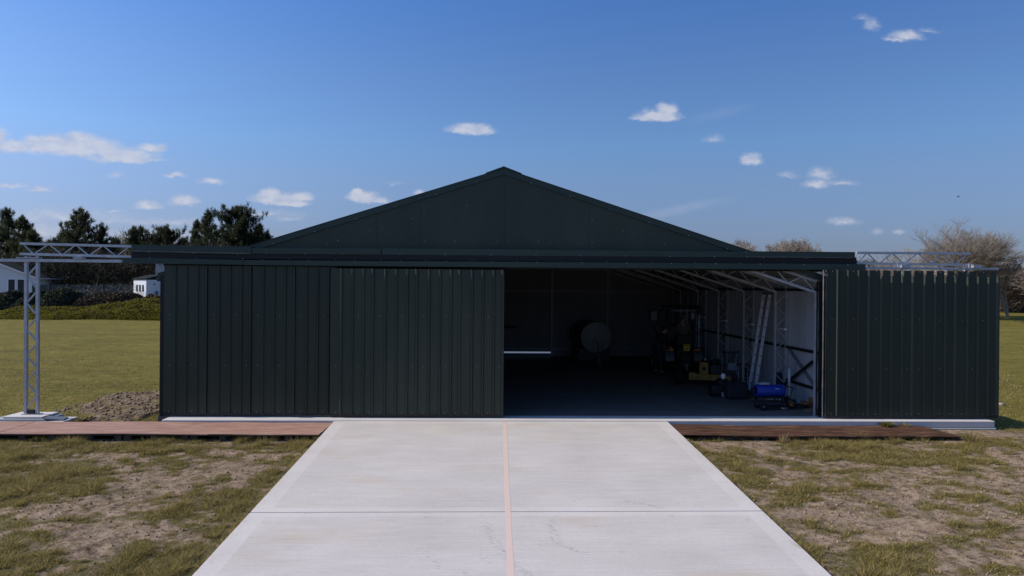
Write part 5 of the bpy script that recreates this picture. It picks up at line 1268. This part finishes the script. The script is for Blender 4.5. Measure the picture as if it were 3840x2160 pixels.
# ------------------------------------------------------------------ sky, sun, camera
SUN_EL=R(35); SUN_AZ=R(-89.5)      # azimuth from +Y towards +X ; sun stands to the left, in the plane of the facade
sd=Vector((math.sin(SUN_AZ)*math.cos(SUN_EL),math.cos(SUN_AZ)*math.cos(SUN_EL),math.sin(SUN_EL)))
sl=bpy.data.lights.new('sun','SUN');sl.energy=4.9;sl.angle=R(.53);sl.color=(1,.91,.79)
so=bpy.data.objects.new('sun',sl);C.objects.link(so);so.rotation_euler=sd.to_track_quat('Z','Y').to_euler()
w=bpy.data.worlds.new('World');bpy.context.scene.world=w;w.use_nodes=True;t=w.node_tree;t.nodes.clear()
out=N(t,'ShaderNodeOutputWorld');bg=N(t,'ShaderNodeBackground');bg.inputs['Strength'].default_value=.1
sky=N(t,'ShaderNodeTexSky',sky_type='NISHITA');sky.sun_disc=False;sky.sun_elevation=SUN_EL;sky.sun_rotation=SUN_AZ
sky.altitude=0;sky.air_density=1.0;sky.dust_density=1.0;sky.ozone_density=6.0
tc=N(t,'ShaderNodeTexCoord');sep=N(t,'ShaderNodeSeparateXYZ');t.links.new(tc.outputs['Generated'],sep.inputs[0])
def math_(op,a,b=None,c=None,clamp=False):
    n=N(t,'ShaderNodeMath',operation=op);n.use_clamp=clamp
    for i,v in enumerate((a,b,c)):
        if v is None: continue
        if isinstance(v,(int,float)): n.inputs[i].default_value=v
        else: t.links.new(v,n.inputs[i])
    return n.outputs[0]
yy=math_('MAXIMUM',sep.outputs['Y'],.05)
u=math_('DIVIDE',sep.outputs['X'],yy);v=math_('DIVIDE',sep.outputs['Z'],yy)
cmb=N(t,'ShaderNodeCombineXYZ');t.links.new(u,cmb.inputs[0]);t.links.new(v,cmb.inputs[1])
def vmath(op,a,b):
    n=N(t,'ShaderNodeVectorMath',operation=op)
    for i,q in enumerate((a,b)):
        if isinstance(q,tuple): n.inputs[i].default_value=q
        elif q is not None: t.links.new(q,n.inputs[i])
    return n
def noise2(scale,detail,rough,stretch=(1,1,1)):
    mp=vmath('MULTIPLY',cmb.outputs[0],stretch);n=N(t,'ShaderNodeTexNoise');n.inputs['Scale'].default_value=scale;n.inputs['Detail'].default_value=detail;n.inputs['Roughness'].default_value=rough;t.links.new(mp.outputs[0],n.inputs[0]);return n
wn=noise2(46,6,.6,(1,1.3,1)); wv=vmath('SUBTRACT',wn.outputs['Color'],(.5,.5,.5)); wv2=vmath('MULTIPLY',wv.outputs[0],(.022,.016,0)); wc=vmath('ADD',cmb.outputs[0],wv2.outputs[0])
CL=[(200,540,150,52,1),(330,552,150,50,1),(455,578,135,42,.95),(565,552,72,24,.8),(40,545,110,34,.85),(-20,505,50,45,.9),(300,515,70,30,.9),(560,598,60,14,.6),
(30,693,75,14,.55),(148,708,58,16,.6),(436,655,38,20,.4),(655,654,52,13,.6),(790,680,55,16,.65),(1040,740,95,32,1),(1015,722,42,26,1),(1130,735,50,26,1),(1080,760,90,18,.9),
(560,768,62,22,.7),(692,752,58,32,.85),(430,790,45,12,.4),(1360,738,62,30,1),(1420,752,60,18,.7),(1340,722,30,18,1),(1575,722,30,16,.75),(1480,688,50,9,.3),(1768,484,92,30,1),(1740,478,40,24,.9),
(2470,430,90,34,1),(2500,405,44,30,1),(2420,440,60,20,.8),(2680,520,46,26,.42),(2818,595,46,32,.9),(3080,650,60,34,.55),(3060,690,55,26,.7),(3150,682,80,20,.42),(2955,655,55,18,.34),(3400,132,72,28,.75),(3360,148,60,16,.6),(3265,88,40,36,.45),(3235,62,45,18,.34),(3480,112,60,14,.35),
(3165,828,75,24,.5),(3290,866,34,18,.38),(3370,868,34,14,.42),(1070,820,80,18,.35),(640,832,280,26,.40),(230,805,280,44,.42),(130,860,320,56,.46),(420,820,140,26,.36),(640,880,420,40,.42),(1000,800,200,24,.34)]
field=None;low=None
for (px,py,rx,ry,k) in CL:
    py=py+ry*.25;d=ray(px,py);cu,cv=d[0]/d[1],d[2]/d[1]
    s=vmath('SUBTRACT',wc.outputs[0],(float(cu),float(cv),0));m_=vmath('MULTIPLY',s.outputs[0],(F/rx/1.3,F/ry/1.3,0));m2_=vmath('MULTIPLY',m_.outputs[0],(-1,-1.9,0));m_=vmath('MAXIMUM',m_.outputs[0],m2_.outputs[0]);l=vmath('LENGTH',m_.outputs[0],None)
    f=math_('MULTIPLY_ADD',l.outputs['Value'],-k,k)
    field=f if field is None else math_('SMOOTH_MAX',field,f,.08)
# thin streaks
def streak(px0,py0,px1,py1,wd,k):
    global field
    a=ray(px0,py0);b=ray(px1,py1);a=Vector((a[0]/a[1],a[2]/a[1]));b=Vector((b[0]/b[1],b[2]/b[1]));c=(a+b)/2;dd=(b-a);ang=math.atan2(dd.y,dd.x);L=dd.length/2
    s=vmath('SUBTRACT',cmb.outputs[0],(c.x,c.y,0));r=N(t,'ShaderNodeVectorRotate',rotation_type='Z_AXIS');r.inputs['Angle'].default_value=-ang;t.links.new(s.outputs[0],r.inputs['Vector'])
    m_=vmath('MULTIPLY',r.outputs[0],(1/L,F/wd,0));l=vmath('LENGTH',m_.outputs[0],None);f=math_('MULTIPLY_ADD',l.outputs['Value'],-k,k);return f
fn=noise2(60,6,.62,(1,1.5,1))
field=math_('MAXIMUM',field,0.0)
nz_=math_('MULTIPLY_ADD',fn.outputs['Fac'],1.1,-.55)
core=math_('ADD',field,math_('MULTIPLY',nz_,math_('MULTIPLY',field,1.6,None,True)))
mr=N(t,'ShaderNodeMapRange',interpolation_type='SMOOTHSTEP');mr.inputs[1].default_value=.02;mr.inputs[2].default_value=.62;t.links.new(core,mr.inputs[0]);alpha=mr.outputs[0]
st1=math_('MAXIMUM',streak(2300,840,2780,735,26,1),math_('MAXIMUM',streak(2540,465,2860,385,30,.45),streak(-100,640,300,700,22,.0)),None)
st1=math_('MULTIPLY',math_('MAXIMUM',st1,0.0),.26)
alpha=math_('MAXIMUM',alpha,st1)
front=math_('GREATER_THAN',sep.outputs['Y'],.05);alpha=math_('MULTIPLY',alpha,front)
alpha=math_('MULTIPLY',alpha,.78)
# cloud tone: brighter where the vapour is thick and lumpy
cr=N(t,'ShaderNodeValToRGB');cr.color_ramp.elements[0].position=.30;cr.color_ramp.elements[0].color=(3.9,4.6,6.3,1);cr.color_ramp.elements[1].position=.72;cr.color_ramp.elements[1].color=(6.3,6.45,7.3,1)
ln_=noise2(42,4,.5,(1,1.8,1));t.links.new(math_('MULTIPLY_ADD',field,.25,math_('MULTIPLY',ln_.outputs['Fac'],.95)),cr.inputs[0])
tr_=N(t,'ShaderNodeValToRGB');e=tr_.color_ramp.elements
stops=[(0,(.72,.68,.95)),(.06,(.80,.76,.97)),(.15,(1.06,1.03,1.16)),(.2,(1.07,1.18,1.33)),(.29,(1.03,1.18,1.40)),(.38,(.86,1.15,1.53))]
e[0].position=0;e[0].color=tuple(c/2 for c in stops[0][1])+(1,);e[1].position=.38;e[1].color=tuple(c/2 for c in stops[-1][1])+(1,)
for p_,c_ in stops[1:-1]: q=e.new(p_);q.color=tuple(c/2 for c in c_)+(1,)
t.links.new(sep.outputs['Z'],tr_.inputs[0])
m1=N(t,'ShaderNodeMix',data_type='RGBA',blend_type='MULTIPLY');m1.inputs[0].default_value=1;t.links.new(sky.outputs[0],m1.inputs[6]);t.links.new(tr_.outputs[0],m1.inputs[7])
mrx=N(t,'ShaderNodeMapRange');mrx.inputs[1].default_value=-.6;mrx.inputs[2].default_value=.6;mrx.inputs[3].default_value=2.25;mrx.inputs[4].default_value=1.75;t.links.new(sep.outputs['X'],mrx.inputs[0])
hsv=N(t,'ShaderNodeVectorMath',operation='SCALE');t.links.new(m1.outputs[2],hsv.inputs[0]);t.links.new(mrx.outputs[0],hsv.inputs['Scale'])
mx=N(t,'ShaderNodeMix',data_type='RGBA');t.links.new(alpha,mx.inputs[0]);t.links.new(hsv.outputs[0],mx.inputs[6]);t.links.new(cr.outputs[0],mx.inputs[7])
t.links.new(mx.outputs[2],bg.inputs['Color']);t.links.new(bg.outputs[0],out.inputs['Surface'])

cam=bpy.data.cameras.new('camera');co=bpy.data.objects.new('camera',cam);C.objects.link(co)
cam.lens=24;cam.sensor_width=36;cam.clip_end=6000;cam.clip_start=.1
m3=Matrix(((CR[0],CU[0],-CF[0]),(CR[1],CU[1],-CF[1]),(CR[2],CU[2],-CF[2])))
co.matrix_world=Matrix.Translation(Vector(CAM))@m3.to_4x4()
sc=bpy.context.scene;sc.camera=co
sc.view_settings.view_transform='Standard';sc.view_settings.look='None';sc.view_settings.gamma=1;sc.view_settings.exposure=0.0
sc.render.film_transparent=False
sc.cycles.max_bounces=8;sc.cycles.diffuse_bounces=4
